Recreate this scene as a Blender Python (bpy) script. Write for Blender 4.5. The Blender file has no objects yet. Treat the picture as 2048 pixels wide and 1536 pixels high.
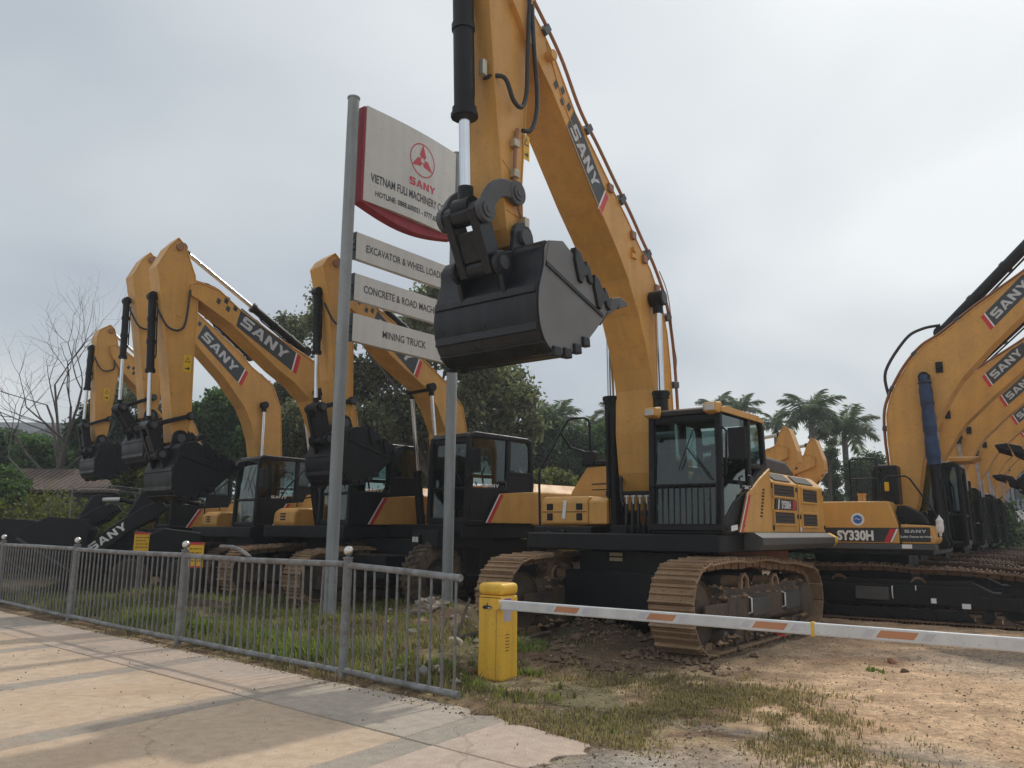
import bpy, bmesh, math, random
from mathutils import Vector, Matrix, noise
random.seed(7)
R_ = math.radians
scene = bpy.context.scene
C = scene.collection

# ------------------------------------------------------------------ camera
F_PX, EYE, PITCH, ROLL = 1600.0, 1.55, math.atan(290/1600.0), R_(0.5)
_fw = Vector((0, math.cos(PITCH), math.sin(PITCH)))
_up = Vector((0, -math.sin(PITCH), math.cos(PITCH)))
_rt = Vector((1, 0, 0))
RT = _rt*math.cos(ROLL) + _up*math.sin(ROLL)
UP = -_rt*math.sin(ROLL) + _up*math.cos(ROLL)
cam_d = bpy.data.cameras.new('camera')
cam = bpy.data.objects.new('camera', cam_d)
C.objects.link(cam)
cam_d.sensor_width = 36.0
cam_d.lens = F_PX/2048*36
cam_d.clip_start = 0.05
cam_d.clip_end = 3000
M = Matrix((RT, UP, -_fw)).transposed().to_4x4()
M.translation = (0, 0, EYE)
cam.matrix_world = M
scene.camera = cam

# ------------------------------------------------------------------ light
SUN_DIR = Vector((0.39, 0.50, 0.76)).normalized()          # towards the sun
world = bpy.data.worlds.new('World')
scene.world = world
world.use_nodes = True
wn, wl = world.node_tree.nodes, world.node_tree.links
wn.clear()
def WN(t, **k):
    n = wn.new(t)
    for a, b in k.items(): setattr(n, a, b)
    return n
sky = WN('ShaderNodeTexSky', sky_type='NISHITA', sun_disc=False)
sky.sun_elevation = math.asin(SUN_DIR.z)
sky.sun_rotation = math.atan2(SUN_DIR.x, SUN_DIR.y)
sky.air_density, sky.dust_density = 1.2, 2.5
bg1 = WN('ShaderNodeBackground'); bg1.inputs['Strength'].default_value = 0.09
wl.new(sky.outputs[0], bg1.inputs['Color'])
tc = WN('ShaderNodeTexCoord')
sep = WN('ShaderNodeSeparateXYZ'); wl.new(tc.outputs['Generated'], sep.inputs[0])
zz = WN('ShaderNodeMath', operation='MAXIMUM'); wl.new(sep.outputs['Z'], zz.inputs[0]); zz.inputs[1].default_value = 0.0
za = WN('ShaderNodeMath', operation='ADD'); wl.new(zz.outputs[0], za.inputs[0]); za.inputs[1].default_value = 0.35
dx = WN('ShaderNodeMath', operation='DIVIDE'); wl.new(sep.outputs['X'], dx.inputs[0]); wl.new(za.outputs[0], dx.inputs[1])
dy = WN('ShaderNodeMath', operation='DIVIDE'); wl.new(sep.outputs['Y'], dy.inputs[0]); wl.new(za.outputs[0], dy.inputs[1])
cmb = WN('ShaderNodeCombineXYZ'); wl.new(dx.outputs[0], cmb.inputs[0]); wl.new(dy.outputs[0], cmb.inputs[1]); cmb.inputs[2].default_value = 6.18
nz = WN('ShaderNodeTexNoise'); nz.inputs['Scale'].default_value = 1.25; nz.inputs['Detail'].default_value = 4; nz.inputs['Roughness'].default_value = 0.38; nz.inputs['Distortion'].default_value = 0.2
wl.new(cmb.outputs[0], nz.inputs['Vector'])
cr = WN('ShaderNodeValToRGB'); wl.new(nz.outputs['Fac'], cr.inputs['Fac'])
cr.color_ramp.elements[0].position = 0.34; cr.color_ramp.elements[0].color = (0.44, 0.485, 0.54, 1)
cr.color_ramp.elements[1].position = 0.68; cr.color_ramp.elements[1].color = (0.765, 0.795, 0.80, 1)
e_ = cr.color_ramp.elements.new(0.5); e_.color = (0.605, 0.645, 0.668, 1)
# thin cloud glows round the hidden sun
nrm = WN('ShaderNodeVectorMath', operation='NORMALIZE'); wl.new(tc.outputs['Generated'], nrm.inputs[0])
dt = WN('ShaderNodeVectorMath', operation='DOT_PRODUCT'); wl.new(nrm.outputs['Vector'], dt.inputs[0]); dt.inputs[1].default_value = SUN_DIR
dm = WN('ShaderNodeMath', operation='MAXIMUM'); wl.new(dt.outputs['Value'], dm.inputs[0]); dm.inputs[1].default_value = 0.0
p1 = WN('ShaderNodeMath', operation='POWER'); wl.new(dm.outputs[0], p1.inputs[0]); p1.inputs[1].default_value = 4.0
p2 = WN('ShaderNodeMath', operation='POWER'); wl.new(dm.outputs[0], p2.inputs[0]); p2.inputs[1].default_value = 90.0
m1 = WN('ShaderNodeMath', operation='MULTIPLY_ADD'); wl.new(p1.outputs[0], m1.inputs[0]); m1.inputs[1].default_value = 0.16; m1.inputs[2].default_value = 0.9
m2 = WN('ShaderNodeMath', operation='MULTIPLY_ADD'); wl.new(p2.outputs[0], m2.inputs[0]); m2.inputs[1].default_value = 7.0; wl.new(m1.outputs[0], m2.inputs[2])
bg2 = WN('ShaderNodeBackground'); wl.new(m2.outputs[0], bg2.inputs['Strength'])
wl.new(cr.outputs[0], bg2.inputs['Color'])
wmix = WN('ShaderNodeMixShader'); wmix.inputs[0].default_value = 0.9
wl.new(bg1.outputs[0], wmix.inputs[1]); wl.new(bg2.outputs[0], wmix.inputs[2])
wout = WN('ShaderNodeOutputWorld'); wl.new(wmix.outputs[0], wout.inputs['Surface'])

sun_d = bpy.data.lights.new('sun', 'SUN')
sun_d.energy = 1.45; sun_d.angle = R_(1.2); sun_d.color = (1.0, 0.94, 0.84)
sun = bpy.data.objects.new('sun', sun_d); C.objects.link(sun)
sun.rotation_euler = SUN_DIR.to_track_quat('Z', 'Y').to_euler()
sun.location = (20, 30, 40)

vs = scene.view_settings
vs.view_transform = 'Standard'; vs.look = 'None'; vs.exposure = 0.25; vs.gamma = 1.0
vs.use_curve_mapping = False
scene.render.engine = 'CYCLES'
scene.cycles.max_bounces = 6
scene.cycles.transparent_max_bounces = 10
scene.cycles.use_denoising = True

# ------------------------------------------------------------------ materials
MATS = {}
def mat(name, col, rough=0.6, metal=0.0, var=0.12, scale=4.0, bump=0.0, bscale=30.0, dirt=None, dirt_amt=0.4, spec=0.5, coat=0.0, island=0.0, trans=0.0, dscale=1.3):
    if name in MATS: return MATS[name]
    m = bpy.data.materials.new(name); m.use_nodes = True
    nt = m.node_tree; n, l = nt.nodes, nt.links
    b = n['Principled BSDF']
    b.inputs['Roughness'].default_value = rough
    b.inputs['Metallic'].default_value = metal
    b.inputs['Specular IOR Level'].default_value = spec
    b.inputs['Coat Weight'].default_value = coat
    t = n.new('ShaderNodeTexCoord')
    nz = n.new('ShaderNodeTexNoise'); nz.inputs['Scale'].default_value = scale; nz.inputs['Detail'].default_value = 5
    l.new(t.outputs['Object'], nz.inputs['Vector'])
    r = n.new('ShaderNodeMapRange'); l.new(nz.outputs['Fac'], r.inputs['Value'])
    r.inputs['From Min'].default_value = 0.3; r.inputs['From Max'].default_value = 0.7
    r.inputs['To Min'].default_value = 1-var; r.inputs['To Max'].default_value = 1+var
    mx = n.new('ShaderNodeMix'); mx.data_type = 'RGBA'; mx.blend_type = 'MULTIPLY'; mx.inputs[0].default_value = 1.0
    mx.inputs[6].default_value = (*col, 1)
    l.new(r.outputs[0], mx.inputs[7])
    out = mx.outputs[2]
    if island:
        g = n.new('ShaderNodeNewGeometry')
        r2 = n.new('ShaderNodeMapRange'); l.new(g.outputs['Random Per Island'], r2.inputs['Value'])
        r2.inputs['To Min'].default_value = 1-island; r2.inputs['To Max'].default_value = 1+island
        m2 = n.new('ShaderNodeMix'); m2.data_type = 'RGBA'; m2.blend_type = 'MULTIPLY'; m2.inputs[0].default_value = 1.0
        l.new(out, m2.inputs[6]); l.new(r2.outputs[0], m2.inputs[7]); out = m2.outputs[2]
    if dirt:
        nd = n.new('ShaderNodeTexNoise'); nd.inputs['Scale'].default_value = dscale; nd.inputs['Detail'].default_value = 8; nd.inputs['Roughness'].default_value = 0.7
        l.new(t.outputs['Object'], nd.inputs['Vector'])
        rd = n.new('ShaderNodeMapRange'); l.new(nd.outputs['Fac'], rd.inputs['Value'])
        rd.inputs['From Min'].default_value = 0.42; rd.inputs['From Max'].default_value = 0.75
        rd.inputs['To Min'].default_value = 0.0; rd.inputs['To Max'].default_value = dirt_amt
        m3 = n.new('ShaderNodeMix'); m3.data_type = 'RGBA'
        l.new(rd.outputs[0], m3.inputs[0]); l.new(out, m3.inputs[6]); m3.inputs[7].default_value = (*dirt, 1); out = m3.outputs[2]
        rr = n.new('ShaderNodeMapRange'); l.new(nd.outputs['Fac'], rr.inputs['Value'])
        rr.inputs['From Min'].default_value = 0.35; rr.inputs['From Max'].default_value = 0.7
        rr.inputs['To Min'].default_value = rough; rr.inputs['To Max'].default_value = min(1, rough+0.3)
        l.new(rr.outputs[0], b.inputs['Roughness'])
    l.new(out, b.inputs['Base Color'])
    if bump:
        nb = n.new('ShaderNodeTexNoise'); nb.inputs['Scale'].default_value = bscale; nb.inputs['Detail'].default_value = 6
        l.new(t.outputs['Object'], nb.inputs['Vector'])
        bp = n.new('ShaderNodeBump'); bp.inputs['Strength'].default_value = bump; bp.inputs['Distance'].default_value = 0.02
        l.new(nb.outputs['Fac'], bp.inputs['Height']); l.new(bp.outputs[0], b.inputs['Normal'])
    if trans:
        tr = n.new('ShaderNodeBsdfTranslucent'); m4 = n.new('ShaderNodeMix'); m4.data_type = 'RGBA'; m4.blend_type = 'MULTIPLY'; m4.inputs[0].default_value = 1.0; m4.inputs[7].default_value = (2.3, 2.4, 1.5, 1); l.new(out, m4.inputs[6]); l.new(m4.outputs[2], tr.inputs['Color'])
        ms = n.new('ShaderNodeMixShader'); ms.inputs[0].default_value = trans
        l.new(b.outputs[0], ms.inputs[1]); l.new(tr.outputs[0], ms.inputs[2])
        l.new(ms.outputs[0], n['Material Output'].inputs['Surface'])
    MATS[name] = m
    return m
DUST = (0.30, 0.22, 0.14)
YEL = mat('yellow_paint', (0.65, 0.335, 0.07), 0.42, var=0.06, scale=2.0, dirt=(0.44, 0.27, 0.11), dirt_amt=0.5, coat=0.12, bump=0.03, bscale=14, dscale=2.2)
def weather(m, streak, speck, dust):
    n, l = m.node_tree.nodes, m.node_tree.links; b = n['Principled BSDF']; out = b.inputs['Base Color'].links[0].from_socket
    t = n.new('ShaderNodeTexCoord'); mp = n.new('ShaderNodeMapping'); mp.inputs['Scale'].default_value = (6, 6, .35); l.new(t.outputs['Object'], mp.inputs[0])
    for vec, sc, lo, hi, f0, f1 in ((mp.outputs[0], 1.0, 1-streak, 1.0, .40, .58), (t.outputs['Object'], 38.0, 1-speck, 1.0, .30, .40)):
        z = n.new('ShaderNodeTexNoise'); z.inputs['Scale'].default_value = sc; z.inputs['Detail'].default_value = 4; l.new(vec, z.inputs['Vector'])
        r = n.new('ShaderNodeMapRange'); l.new(z.outputs['Fac'], r.inputs['Value']); r.inputs['From Min'].default_value = f0; r.inputs['From Max'].default_value = f1; r.inputs['To Min'].default_value = lo; r.inputs['To Max'].default_value = hi
        x = n.new('ShaderNodeMix'); x.data_type = 'RGBA'; x.blend_type = 'MULTIPLY'; x.inputs[0].default_value = 1; l.new(out, x.inputs[6]); l.new(r.outputs[0], x.inputs[7]); out = x.outputs[2]
    g = n.new('ShaderNodeNewGeometry'); sp = n.new('ShaderNodeSeparateXYZ'); l.new(g.outputs['Normal'], sp.inputs[0])
    r = n.new('ShaderNodeMapRange'); l.new(sp.outputs['Z'], r.inputs['Value']); r.inputs['From Min'].default_value = .3; r.inputs['From Max'].default_value = 1; r.inputs['To Min'].default_value = 0; r.inputs['To Max'].default_value = dust
    x = n.new('ShaderNodeMix'); x.data_type = 'RGBA'; l.new(r.outputs[0], x.inputs[0]); l.new(out, x.inputs[6]); x.inputs[7].default_value = (.36, .28, .19, 1)
    l.new(x.outputs[2], b.inputs['Base Color'])
weather(YEL, .09, .3, .2)
BLK = mat('black_paint', (0.0055, 0.0065, 0.0095), 0.34, var=0.2, scale=3, dirt=(0.03, 0.028, 0.026), dirt_amt=0.3, bump=0.05, bscale=12, spec=0.3)
BKT = mat('bucket_steel', (0.007, 0.0095, 0.016), 0.25, var=0.3, scale=3, dirt=(0.04, 0.037, 0.034), dirt_amt=0.5, bump=0.09, bscale=18, spec=0.4, dscale=3.0)
weather(BKT, .45, .3, .15)
weather(BLK, .3, .2, .10)
BKS = mat('lit_side_steel', (0.15, 0.155, 0.165), 0.45, var=0.15, scale=2, dirt=(0.21, 0.20, 0.18), dirt_amt=0.6, bump=0.06, bscale=18)  # bucket steel in a paler tone, painting in the light on its side plates
GRYP = mat('grey_paint', (0.055, 0.06, 0.07), 0.4, var=0.15, dirt=(0.12, 0.11, 0.10))
STEP = mat('anthracite_paint', (0.06, 0.062, 0.066), 0.33, var=0.12, dirt=(0.16, 0.13, 0.10), dirt_amt=0.35)
CHR = mat('chrome_rod', (0.72, 0.74, 0.78), 0.16, metal=1.0, var=0.04)
MUD = mat('muddy_steel', (0.34, 0.225, 0.135), 0.85, var=0.35, scale=5, bump=0.6, bscale=26, dirt=(0.13, 0.08, 0.045), dirt_amt=0.9, dscale=3)
MUD2 = mat('rusty_steel', (0.14, 0.085, 0.05), 0.75, var=0.3, scale=8, bump=0.3, bscale=30)
MUDB = mat('muddy_black_frame', (0.065, 0.052, 0.043), 0.7, var=0.35, scale=4, bump=0.2, dirt=(0.20, 0.125, 0.07), dirt_amt=0.9)
RUB = mat('rubber', (0.02, 0.02, 0.021), 0.75, var=0.2, dirt=(0.14, 0.10, 0.07), dirt_amt=0.6)
HOSE = mat('hose_rubber', (0.02, 0.022, 0.026), 0.5, var=0.1)
PIPE = mat('steel_pipe_brown', (0.30, 0.14, 0.07), 0.4, var=0.1, dirt=(0.25, 0.2, 0.15))
BRASS = mat('plated_fitting', (0.45, 0.42, 0.34), 0.35, metal=0.6, var=0.2)
WHT = mat('white_print', (0.74, 0.75, 0.76), 0.5, var=0.05)
SILV = mat('silver_print', (0.50, 0.52, 0.54), 0.45, var=0.05)
BLKP = mat('black_print', (0.022, 0.025, 0.03), 0.45, var=0.1)
NAVY = mat('dark_decal', (0.035, 0.045, 0.055), 0.4, var=0.1, dirt=(0.14, 0.12, 0.1), dirt_amt=0.3)
RED = mat('red_print', (0.55, 0.025, 0.03), 0.45, var=0.06)
REDM = mat('red_sign_metal', (0.33, 0.012, 0.03), 0.4, var=0.1, dirt=(0.3, 0.1, 0.1), dirt_amt=0.2)
WSIGN = mat('white_sign_panel', (0.62, 0.62, 0.60), 0.42, var=0.04, scale=1.2, dirt=(0.42, 0.40, 0.36), dirt_amt=0.25)
POSTM = mat('grey_sign_post', (0.30, 0.33, 0.35), 0.45, var=0.06, scale=3, dirt=(0.22, 0.2, 0.18), dirt_amt=0.35)
GALV = mat('galvanised_steel', (0.26, 0.27, 0.28), 0.5, metal=0.25, var=0.15, scale=9, dirt=(0.15, 0.095, 0.055), dirt_amt=0.75, dscale=5)
BALL = mat('polished_steel', (0.72, 0.70, 0.68), 0.14, metal=1.0, var=0.08, dirt=(0.3, 0.22, 0.16), dirt_amt=0.5, dscale=14)
BARY = mat('barrier_yellow', (0.86, 0.50, 0.045), 0.36, var=0.04, dirt=(0.55, 0.36, 0.12), dirt_amt=0.4, dscale=3.5, coat=0.2)
BARW = mat('barrier_white', (0.66, 0.67, 0.68), 0.4, var=0.04, dirt=(0.4, 0.36, 0.32), dirt_amt=0.25)
ORG = mat('faded_reflector', (0.50, 0.225, 0.115), 0.5, var=0.1)
STICK = mat('yellow_sticker', (0.72, 0.43, 0.01), 0.45, var=0.05)
LAMP = mat('lamp_lens', (0.6, 0.6, 0.58), 0.15, var=0.1)
BLUE = mat('blue_tarp', (0.013, 0.035, 0.10), 0.5, var=0.3, scale=6, bump=0.8, bscale=9)
GWRAP = mat('grey_plastic_wrap', (0.33, 0.31, 0.34), 0.4, var=0.25, scale=8, bump=0.7, bscale=12)
WBAG = mat('white_plastic', (0.7, 0.7, 0.7), 0.45, var=0.1, bump=0.5, bscale=20)
SEAT = mat('seat_fabric', (0.018, 0.018, 0.02), 0.8, var=0.2)
GRILL = mat('grille_mesh', (0.035, 0.028, 0.024), 0.6, var=0.3, scale=20)
for m_, k_ in ((WSIGN,.06),(POSTM,.22),(GALV,.25),(BARY,.12),(BARW,.10),(REDM,.2)): weather(m_, k_, .25, .0)
CURT = mat('blue_curtain', (0.02, 0.12, 0.22), 0.7, var=0.2)
PINK = mat('exposed_primer', (0.30, 0.105, 0.05), 0.7, var=0.25, scale=3)
GREENP = mat('green_panel', (0.2, 0.42, 0.32), 0.4, var=0.1)

def glass_mat(name, tint, refl):
    m = bpy.data.materials.new(name); m.use_nodes = True
    n, l = m.node_tree.nodes, m.node_tree.links
    n.remove(n['Principled BSDF'])
    tr = n.new('ShaderNodeBsdfTransparent'); tr.inputs[0].default_value = (*tint, 1)
    gl = n.new('ShaderNodeBsdfGlossy'); gl.inputs['Roughness'].default_value = 0.03; gl.inputs['Color'].default_value = (0.85, 0.95, 0.95, 1)
    fr = n.new('ShaderNodeFresnel'); gg = n.new('ShaderNodeNewGeometry'); io = n.new('ShaderNodeMath'); io.operation = 'MULTIPLY_ADD'; l.new(gg.outputs['Backfacing'], io.inputs[0]); io.inputs[1].default_value = -.8333; io.inputs[2].default_value = 1.5; l.new(io.outputs[0], fr.inputs['IOR'])
    ad = n.new('ShaderNodeMath'); ad.operation = 'ADD'; l.new(fr.outputs[0], ad.inputs[0]); ad.inputs[1].default_value = refl
    mx = n.new('ShaderNodeMixShader'); l.new(ad.outputs[0], mx.inputs[0]); l.new(tr.outputs[0], mx.inputs[1]); l.new(gl.outputs[0], mx.inputs[2])
    l.new(mx.outputs[0], n['Material Output'].inputs['Surface'])
    return m
GLASS = glass_mat('cab_glass', (0.27, 0.37, 0.355), 0.03)
GLASSD = glass_mat('dark_cab_glass', (0.24, 0.33, 0.32), 0.03)

# ------------------------------------------------------------------ mesh builder
def lerp(a, b, t): return a+(b-a)*t
class MB:
    def __init__(s, k=1.0, ox=0.0): s.v, s.f, s.sm, s.k, s.ox = [], [], [], k, ox
    def add(s, vs, fs, smooth=False):
        o = len(s.v); s.v += [Vector(p) for p in vs]
        for f in fs: s.f.append([i+o for i in f]); s.sm.append(smooth)
        return s
    def box(s, x0, x1, y0, y1, z0, z1):
        return s.add([(x0,y0,z0),(x1,y0,z0),(x1,y1,z0),(x0,y1,z0),(x0,y0,z1),(x1,y0,z1),(x1,y1,z1),(x0,y1,z1)],
                     [(0,3,2,1),(4,5,6,7),(0,1,5,4),(1,2,6,5),(2,3,7,6),(3,0,4,7)])
    def hexa(s, p): return s.add(p, [(0,3,2,1),(4,5,6,7),(0,1,5,4),(1,2,6,5),(2,3,7,6),(3,0,4,7)])
    def prism(s, poly, y0, y1):                       # polygon in XZ run along Y
        n = len(poly)
        a = sum(poly[i][0]*poly[(i+1)%n][1]-poly[(i+1)%n][0]*poly[i][1] for i in range(n))
        if a < 0: poly = poly[::-1]
        vs = [(x,y0,z) for x,z in poly]+[(x,y1,z) for x,z in poly]
        fs = [list(range(n)), list(range(2*n-1, n-1, -1))]
        for i in range(n): j=(i+1)%n; fs.append((j, i, i+n, j+n))
        return s.add(vs, fs)
    def prism_z(s, poly, z0, z1):                     # polygon in XY run along Z
        n = len(poly)
        a = sum(poly[i][0]*poly[(i+1)%n][1]-poly[(i+1)%n][0]*poly[i][1] for i in range(n))
        if a < 0: poly = poly[::-1]
        vs = [(x,y,z0) for x,y in poly]+[(x,y,z1) for x,y in poly]
        fs = [list(range(n-1,-1,-1)), list(range(n, 2*n))]
        for i in range(n): j=(i+1)%n; fs.append((i, j, j+n, i+n))
        return s.add(vs, fs)
    def prism_x(s, poly, x0, x1):                     # polygon in YZ run along X
        n = len(poly)
        a = sum(poly[i][0]*poly[(i+1)%n][1]-poly[(i+1)%n][0]*poly[i][1] for i in range(n))
        if a < 0: poly = poly[::-1]
        vs = [(x0,y,z) for y,z in poly]+[(x1,y,z) for y,z in poly]
        fs = [list(range(n-1,-1,-1)), list(range(n, 2*n))]
        for i in range(n): j=(i+1)%n; fs.append((i, j, j+n, i+n))
        return s.add(vs, fs)
    def band(s, poly, y0, y1, w, closed=True):        # a strip of thickness w following a polyline in XZ
        n = len(poly); pts = [Vector((p[0], p[1])) for p in poly]; A, B = [], []
        for i in range(n):
            p = pts[i]
            d1 = (p-pts[i-1]).normalized() if (closed or i>0) else None
            d2 = (pts[(i+1)%n]-p).normalized() if (closed or i<n-1) else None
            d1 = d1 or d2; d2 = d2 or d1
            t = d1+d2
            t = d2 if t.length < 1e-4 else t.normalized()
            nn = Vector((-t.y, t.x)); c = max(0.5, nn.dot(Vector((-d2.y, d2.x))))
            A.append(p+nn*(w/2/c)); B.append(p-nn*(w/2/c))
        vs = []
        for i in range(n): vs += [(A[i].x,y0,A[i].y),(A[i].x,y1,A[i].y),(B[i].x,y1,B[i].y),(B[i].x,y0,B[i].y)]
        fs = []
        for i in range(n if closed else n-1):
            a, b = 4*i, 4*((i+1)%n)
            for k in range(4): fs.append((a+k, a+(k+1)%4, b+(k+1)%4, b+k))
        if not closed: fs += [(0,3,2,1), (4*n-4,4*n-3,4*n-2,4*n-1)]
        return s.add(vs, fs)
    def bar(s, p, q, w, y0, y1):                      # straight bar in XZ
        return s.band([p, q], y0, y1, w, closed=False)
    def cyl(s, p, q, r, n=14, r2=None, cap=True):
        p, q = Vector(p), Vector(q); d = (q-p); r2 = r if r2 is None else r2
        a = d.orthogonal().normalized(); b = d.normalized().cross(a)
        vs = []
        for (c, rr) in ((p, r), (q, r2)):
            for i in range(n):
                t = 2*math.pi*i/n; vs.append(c+(a*math.cos(t)+b*math.sin(t))*rr)
        s.add(vs, [(i, (i+1)%n, n+(i+1)%n, n+i) for i in range(n)], True)
        if cap:
            s.add(vs[:n], [list(range(n-1,-1,-1))]); s.add(vs[n:], [list(range(n))])
        return s
    def tube(s, pts, r, n=8, rs=None, cap=True):
        pts = [Vector(p) for p in pts]; m = len(pts); vs = []
        a = None
        for i in range(m):
            t = (pts[min(i+1,m-1)]-pts[max(i-1,0)])
            if t.length < 1e-6: t = Vector((0,0,1))
            t.normalize()
            a = t.orthogonal().normalized() if a is None else (a-t*a.dot(t)).normalized()
            b = t.cross(a); rr = rs[i] if rs else r
            for k in range(n):
                th = 2*math.pi*k/n; vs.append(pts[i]+(a*math.cos(th)+b*math.sin(th))*rr)
        fs = [(i*n+k, i*n+(k+1)%n, (i+1)*n+(k+1)%n, (i+1)*n+k) for i in range(m-1) for k in range(n)]
        s.add(vs, fs, True)
        if cap: s.add(vs[:n], [list(range(n-1,-1,-1))]); s.add(vs[-n:], [list(range(n))])
        return s
    def lathe(s, prof, c=(0,0,0), axis='Z', n=24, smooth=True):   # prof: (r, h)
        vs = []
        for r, h in prof:
            for k in range(n):
                t = 2*math.pi*k/n; x, y = r*math.cos(t), r*math.sin(t)
                p = (x,y,h) if axis=='Z' else ((x,h,y) if axis=='Y' else (h,x,y))
                vs.append((p[0]+c[0], p[1]+c[1], p[2]+c[2]))
        fs = [(i*n+k, i*n+(k+1)%n, (i+1)*n+(k+1)%n, (i+1)*n+k) for i in range(len(prof)-1) for k in range(n)]
        return s.add(vs, fs, smooth)
    def flat(s, polys, o, u, y, side):                 # 2-D shapes laid on the plane Y=y; side=+1/-1
        ux, uz = u; L = math.hypot(ux, uz); ux, uz = ux/L, uz/L
        vx, vz = (uz, -ux) if side > 0 else (-uz, ux)
        for poly in polys:
            s.add([(o[0]+ux*a+vx*b, y, o[1]+uz*a+vz*b) for a, b in poly], [list(range(len(poly)))])
        return s
    def build(s, name, m, parent=None, bevel=0.0, kind=None, label=None, seg=2, recalc=True, smooth_all=False, auto=0):
        me = bpy.data.meshes.new(name)
        me.from_pydata([(p+Vector((s.ox,0,0)))*s.k for p in s.v], [], s.f)
        me.polygons.foreach_set('use_smooth', [smooth_all or bool(auto) or x for x in s.sm])
        if recalc:
            bm = bmesh.new(); bm.from_mesh(me); bmesh.ops.recalc_face_normals(bm, faces=bm.faces); bm.to_mesh(me); bm.free()
        if auto: me.set_sharp_from_angle(angle=R_(auto))
        me.materials.append(m); me.update()
        return link(name, me, parent, bevel, kind, label, seg)
def link(name, me, parent=None, bevel=0.0, kind=None, label=None, seg=2):
    o = bpy.data.objects.new(name, me); C.objects.link(o)
    if parent: o.parent = parent
    if bevel:
        md = o.modifiers.new('bevel', 'BEVEL'); md.width = bevel; md.segments = seg; md.limit_method = 'ANGLE'; md.angle_limit = R_(35)
    if kind: o['kind'] = kind
    if label: o['label'] = label
    return o
def tag(o, label, cat, group=None, kind=None):
    o['label'] = label; o['category'] = cat
    if group: o['group'] = group
    if kind: o['kind'] = kind
    return o
def empty(name, loc, f=None, rz=None):
    o = bpy.data.objects.new(name, None); C.objects.link(o); o.location = loc
    if f: o.rotation_euler = (0, 0, math.atan2(f[1], f[0]))
    if rz is not None: o.rotation_euler = (0, 0, rz)
    o.empty_display_size = 0.3
    return o
def copy_tree(o, parent=None):
    c = o.copy(); C.objects.link(c)
    if parent: c.parent = parent
    for ch in o.children: copy_tree(ch, c)
    return c
def at(x, y, D):                                       # photo pixel -> point at distance D ahead
    d = RT*((x-1024)/F_PX) - UP*((y-768)/F_PX) + _fw
    return Vector((0, 0, EYE)) + d*(D/d.y)

# lettering --------------------------------------------------------------
def text_polys(txt, h, xs=1.0, bold=0.02, align='LEFT'):
    cu = bpy.data.curves.new('t', 'FONT'); cu.body = txt; cu.size = 1.0; cu.offset = bold; cu.resolution_u = 3
    ob = bpy.data.objects.new('t', cu); C.objects.link(ob)
    dg = bpy.context.evaluated_depsgraph_get()
    me = bpy.data.meshes.new_from_object(ob.evaluated_get(dg))
    vs = [v.co.copy() for v in me.vertices]; polys = [[vs[i] for i in p.vertices] for p in me.polygons]
    bpy.data.objects.remove(ob); bpy.data.curves.remove(cu); bpy.data.meshes.remove(me)
    k = h/0.72
    x0 = min(v.x for v in vs); x1 = max(v.x for v in vs)
    off = x0 if align == 'LEFT' else (x0+x1)/2
    return [[((p.x-off)*k*xs, p.y*k) for p in q] for q in polys], (x1-x0)*k*xs
_S = [[(0,0),(.9,0),(1,.1),(1,.5),(.9,.61),(.3,.61),(.3,.77),(1,.77),(1,1),(.1,1),(0,.9),(0,.5),(.1,.39),(.7,.39),(.7,.23),(0,.23)]]
_A = [[(0,0),(.28,0),(.56,.72),(.56,1),(.4,1)],[(1.12,0),(.84,0),(.56,.72),(.56,1),(.72,1)],[(.36,.18),(.76,.18),(.69,.36),(.43,.36)]]
_N = [[(0,0),(.28,0),(.28,1),(0,1)],[(.28,1),(.28,.62),(.72,0),(.72,.38)],[(.72,0),(1,0),(1,1),(.72,1)]]
_Y = [[(.38,0),(.68,0),(.68,.42),(.38,.42)],[(.38,.42),(.53,.42),(.53,.60),(.3,1),(0,1)],[(.68,.42),(.53,.42),(.53,.60),(.76,1),(1.06,1)]]
def logo_word(h, xs=1.25, gap=0.13):
    out, x = [], 0.0
    for L, w in ((_S,1.0),(_A,1.12),(_N,1.0),(_Y,1.06)):
        for p in L: out.append([((x+a)*h*xs, b*h) for a, b in p])
        x += w+gap
    return out, (x-gap)*h*xs

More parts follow.
